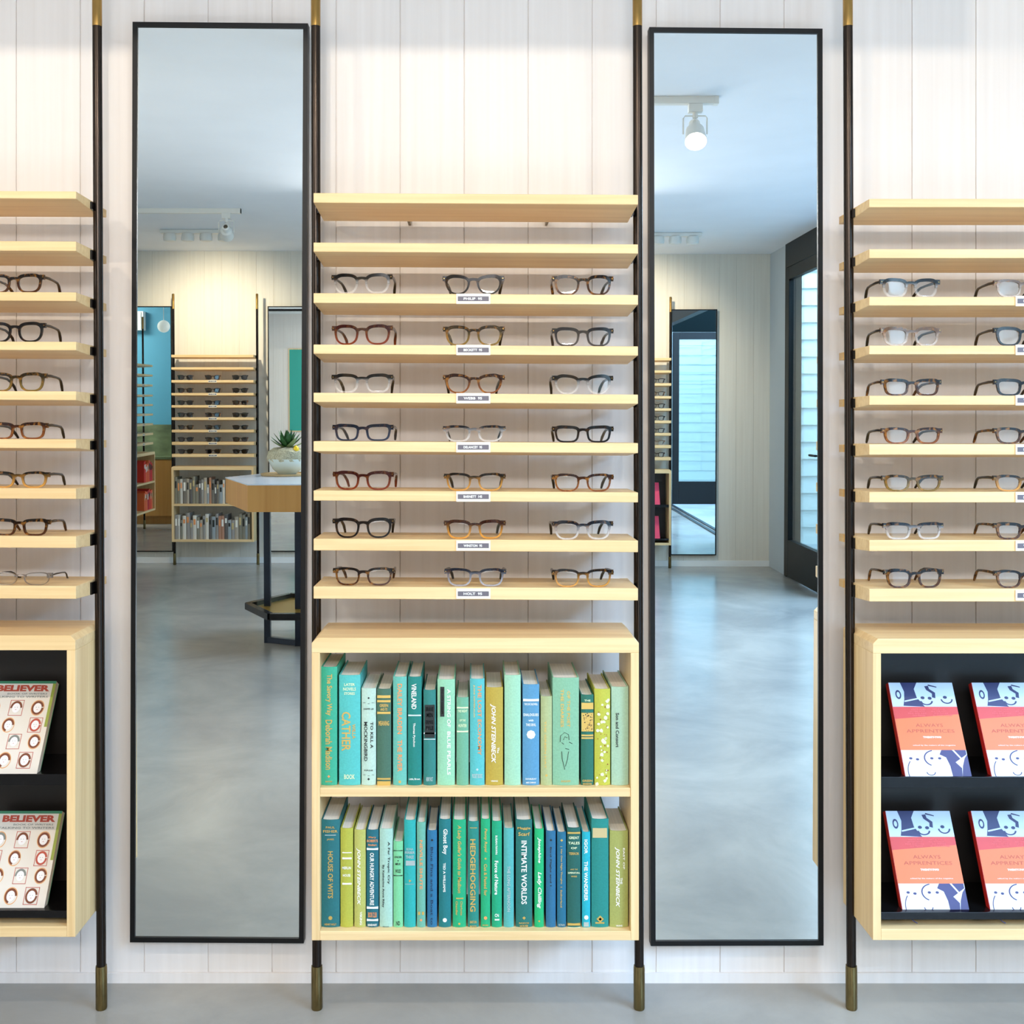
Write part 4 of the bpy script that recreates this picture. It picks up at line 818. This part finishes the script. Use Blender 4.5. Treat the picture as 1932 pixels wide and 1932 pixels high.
# ------------------------------------------------------------------ table, tray, plant
TH = .965; tc = Vector((-.877, -3.75, 0))
t = thing('display_table', 'hexagonal wooden table with a pale top on black steel legs, in the left mirror', 'table', tc)
def hexpts(r, c=(0, 0)): return [(c[0] + r * math.cos(PI / 3 * k), c[1] + r * math.sin(PI / 3 * k)) for k in range(6)]
def top(e): return [(.545 + e, 0), (.30 + e * .6, .58 + e), (-.30 - e * .6, .58 + e), (-.545 - e, 0), (-.30 - e * .6, -.58 - e), (.30 + e * .6, -.58 - e)]
MB().prism(top(0), TH - .145, TH - .006).build('table_apron', wood('table_oak', (190, 142, 78), 2, fine=.35), t)
MB().prism(top(.002), TH - .006, TH).build('table_top', mat('pale_blue_laminate', (196, 210, 226), .15), t)
def bar(b, p, q, w): 
    p, q = Vector(p), Vector(q); dd = (q - p).normalized(); up = Vector((0, 0, 1)) if abs(dd.z) < .9 else Vector((0, 1, 0)); s = dd.cross(up).normalized() * w / 2; u = s.cross(dd).normalized() * w / 2
    b.hexa([p - s - u, p + s - u, p + s + u, p - s + u, q - s - u, q + s - u, q + s + u, q - s + u])
M_NAVY = mat('navy_steel', (26, 38, 54), .3, .3)
for (ax, ay), (bx, by) in (((-.323, -.08), (-.129, .01)), ((.323, -.08), (.129, .01))):
    b = MB(); bar(b, (ax, ay, 0), (ax, ay, TH - .145), .036); bar(b, (bx, by, 0), (bx, by, TH - .145), .036); bar(b, (ax, ay, .018), (bx, by, .018), .032)
    b.build('leg', M_NAVY, t)
b = MB(); c_ = (-.05, -.04); hp = hexpts(.38, c_)
for k in range(6): bar(b, hp[k] + (.22,), hp[(k + 1) % 6] + (.22,), .036)
b.build('lower_shelf_rim', M_BLACK, t); MB().prism(hexpts(.365, c_), .205, .213).build('lower_shelf', mat('brass_sheet', (196, 160, 70), .35, .8), t)
PLX, PLY = -1.10, -3.93
t = thing('tray', 'thin round tan tray under the plant bowl on the wooden table', 'tray', (PLX, PLY, TH + .0005))
MB().lathe([(0, 0), (.15, 0), (.155, .006), (.155, .012), (.148, .012), (.146, .006), (0, .006)], n=40).build('tray_dish', mat('tan_tray', (190, 160, 110), .5), t, smooth=True)
t = thing('potted_plant', 'spiky green succulent in a pale bowl of moss on the wooden table', 'plant', (PLX, PLY, TH + .0075))
MB().lathe([(0, 0), (.05, 0), (.085, .03), (.108, .075), (.112, .09), (.106, .09), (.08, .04), (0, .02)], n=40).build('bowl', mat('celadon_bowl', (206, 216, 206), .2), t, smooth=True)
b = MB(); rnd = random.Random(3)
b.lathe([(.107, .075), (.116, .10), (.108, .135), (.08, .150), (.03, .156), (0, .157)], n=36)
b.v = [(x * (1 + rnd.uniform(-.05, .05)), y * (1 + rnd.uniform(-.05, .05)), z + rnd.uniform(-.005, .005)) for x, y, z in b.v]
ms = b.build('moss', mat('dried_moss', (176, 170, 142), .95, noise=.35, nscale=(140, 140, 140), bump=1), t, smooth=True); ms['kind'] = 'stuff'
M_LEAF = mat('succulent_green', (44, 88, 40), .4, noise=.25, nscale=(40, 40, 40)); M_LEAF2 = mat('pale_leaf', (120, 140, 90), .5)
for k in range(20):
    a = k * 2.4; el = .25 + .055 * k; L = .125 - .0015 * k; wd = .021
    dr = Vector((math.cos(a) * math.cos(el), math.sin(a) * math.cos(el), math.sin(el))); sd = Vector((-math.sin(a), math.cos(a), 0)); up = dr.cross(sd) * -1
    b = MB(); ring = []
    for j, (s_, ww) in enumerate(((0, .6), (.3, 1), (.6, .8), (.85, .35), (1, .02))):
        c0 = dr * L * s_ + Vector((0, 0, .15 + .02 * s_ * s_)); ring += [c0 - sd * wd * ww, c0 - up * .004 * ww, c0 + sd * wd * ww, c0 + up * .006 * ww]
    f = [(j * 4 + q, j * 4 + (q + 1) % 4, j * 4 + 4 + (q + 1) % 4, j * 4 + 4 + q) for j in range(4) for q in range(4)]
    b.add(ring, f); b.build('leaf', M_LEAF if k > 3 else M_LEAF2, t, smooth=True)
t = thing('lemon', 'small yellow lemon lying in the moss beside the succulent', 'fruit', (PLX + .062, PLY + .06, TH + .155))
MB().lathe([(.001, -.02), (.012, -.016), (.017, -.006), (.0175, .004), (.012, .015), (.004, .021), (.001, .023)], n=20).build('lemon_body', mat('lemon_skin', (238, 200, 30), .4), t, smooth=True)

# ------------------------------------------------------------------ alcove beyond, left mirror
t = thing('cupboard', 'low oak cupboard with a green stone back against the teal wall', 'cabinet', (-4.3, -3.72, 0))
MB().box(-1.15, .86, -.38, 0, .09, .75).build('cupboard_body', M_OAKD, t)
for k in range(4): MB().box(-1.13 + k * .495, -1.13 + k * .495 + .485, -.398, -.38, .30 if False else .10, .74).build('door', M_OAKD, t)
MB().box(-1.1, .80, -.33, -.02, 0, .09).build('plinth', M_OAKD, t)
MB().box(-1.16, .87, -.40, 0, .75, .775).build('worktop', mat('green_stone', (96, 108, 78), .25, noise=.45, nscale=(5, 5, 9)), t)
MB().box(-1.16, .89, -.015, .015, .775, 1.14).build('splashback', mat('green_stone', (96, 108, 78), .25, noise=.45, nscale=(5, 5, 9)), t)
t = thing('pendant_lamp', 'round white globe pendant hanging before the teal wall', 'lamp', (-3.50, -4.30, CEIL))
MB().lathe([(.001, -.545)] + [(.07 * math.sin(a), -.475 - .07 * math.cos(a)) for a in [PI * k / 14 for k in range(1, 14)]] + [(.001, -.405)], n=28).build('globe', mat('opal_glass', (240, 240, 232), .15, emit=.5), t, smooth=True)
MB().tube([(0, 0, -.41), (0, 0, -.02)], .004, 8).tube([(0, 0, -.02), (0, 0, -.0005)], .04, 20).build('cord', M_WHITE, t)
t = thing('air_vent', 'white ribbed ventilation box high on the teal wall', 'vent', (-4.02, -3.705, 2.25))
b = MB().box(-.14, .14, -.10, 0, 0, .22)
for k in range(6): b.box(-.135 + k * .046, -.115 + k * .046, -.112, -.10, .01, .21)
b.build('vent_box', M_WHITE, t)
t = thing('wall_picture', 'teal picture in a thin tan frame reflected beside the potted plant', 'picture', (-2.50, -.001, .95))
MB().box(-.32, .32, -.02, 0, 0, 1.26).build('picture_frame', M_OAKZ, t)
MB().box(-.305, .305, -.024, -.02, .015, 1.245).build('picture_sheet', mat('teal_print', (46, 160, 146), .6), t)

# ------------------------------------------------------------------ ceiling lights seen in the mirrors, and unseen wall spots
M_LAMPW = mat('white_lamp_metal', (232, 230, 222), .4)
M_BULB = mat('lit_bulb', (255, 246, 226), .5, emit=14)
def track(x0, x1, y, label, m=M_LAMPW):
    t = thing('light_track', label, 'light track', ((x0 + x1) / 2, y, CEIL)); w = (x1 - x0) / 2
    MB().box(-w, w, -.018, .018, -.032, -.0005).box(-w, -w + .02, -.02, .02, -.034, -.0005).box(w - .02, w, -.02, .02, -.034, -.0005).build('track_rail', m, t)
def head(x, y, aim, label, lit=True):
    """track spotlight hanging from the ceiling rail: adapter, yoke and round can aimed at a point"""
    t = thing('track_spotlight', label, 'spotlight', (x, y, CEIL - .033))
    MB().box(-.03, .03, -.018, .018, -.035, 0).tube([(0, 0, -.035), (0, 0, -.06)], .012, 12).build('adapter', M_LAMPW, t)
    MB().tube([(-.052, 0, -.13), (-.052, 0, -.06), (-.045, 0, -.05), (.045, 0, -.05), (.052, 0, -.06), (.052, 0, -.13)], .0035, 8).build('yoke', M_LAMPW, t, smooth=True)
    MB().tube([(0, .0, -.06), (-.02, -.03, -.10), (-.035, -.02, -.11)], .003, 6).build('cable', M_LAMPW, t, smooth=True)
    c = Vector((0, 0, -.125)); dr = (Vector(aim) - (Vector((x, y, CEIL - .033)) + c)).normalized()
    MB().tube([c - dr * .075, c - dr * .07, c - dr * .03, c - dr * .02, c + dr * .045, c + dr * .062], [.015, .025, .027, .040, .047, .047], 24, caps=False).build('lamp_can', M_LAMPW, t, smooth=True)
    MB().tube([c + dr * .030, c + dr * .040], [.032, .034], 24).build('bulb', M_BULB if lit else mat('unlit_reflector', (205, 205, 196), .2), t)
    return c + Vector((x, y, CEIL - .033)), dr
track(-.6, 1.035, -2.33, 'white ceiling track at the top of the right mirror')
p, dr = head(.935, -2.33, (.78, -.9, .9), 'lit white track spotlight in the right mirror')
light('track_beam', 'SPOT', p + dr * .06, (.84, -.5, .3), 22, WARM, spot_size=1.75, spot_blend=.8, shadow_soft_size=.025)
track(-2.36, -1.61, -5.08, 'white ceiling track reflected in the left mirror')
head(-1.71, -5.08, (-2.0, SY, 1.9), 'white track spotlight in the left mirror, turned to the far wall', False)
def hooded(x, f0, f1, label):
    t = thing('track_spotlight', label, 'spotlight', (x, -2.02, CEIL - .033))
    MB().box(-.03, .03, -.018, .018, -.035, 0).tube([(0, 0, -.035), (0, 0, -.09)], .008, 12).build('adapter', M_LAMPW, t)
    MB().tube([(0, -.06, -.110), (0, -.055, -.110), (0, .02, -.118), (0, .055, -.122)], [.02, .034, .04, .046], 24, caps=False).build('lamp_can', M_LAMPW, t, smooth=True)
    MB().box(f0 - x, f1 - x, .262, .266, 2.5433 - CEIL + .033, .02).box(-.005, .005, .05, .262, -.070, -.065).build('beam_flag', M_LAMPW, t)  # plate added out of view to shade the top of the wall
for a in ((-1.65, -1.95, -1.45, 'left unit'), (-.45, -.62, -.14, 'left half of the middle unit'), (.20, -.10, .58, 'right half of the middle unit'), (1.75, 1.40, 1.692, 'right unit')):
    hooded(*a[:3], 'white ceiling spotlight with added beam flag, washing the ' + a[3])
def pods(x0, x1, y, label):
    t = thing('ceiling_light_bar', label, 'ceiling light', ((x0 + x1) / 2, y, CEIL)); w = (x1 - x0) / 2
    MB().box(-w, w, -.03, .03, -.03, -.0005).build('light_bar', M_LAMPW, t, bevel=.006)
    for k in range(4):
        x = -w + .07 + k * (2 * w - .14) / 3
        MB().lathe([(.045, 0), (.05, -.03), (.046, -.055), (.03, -.06), (0.001, -.058)], (x, 0, -.03), n=20).build('lamp_pod', M_LAMPW, t, smooth=True)
pods(-2.42, -1.86, -5.98, 'white four-lamp ceiling bar in the left mirror')
pods(1.12, 1.66, -5.98, 'white four-lamp ceiling bar in the right mirror')
track(-3.3, -2.2, -.9, 'black ceiling track reflected in the far mirror behind the plant', M_BLACK)
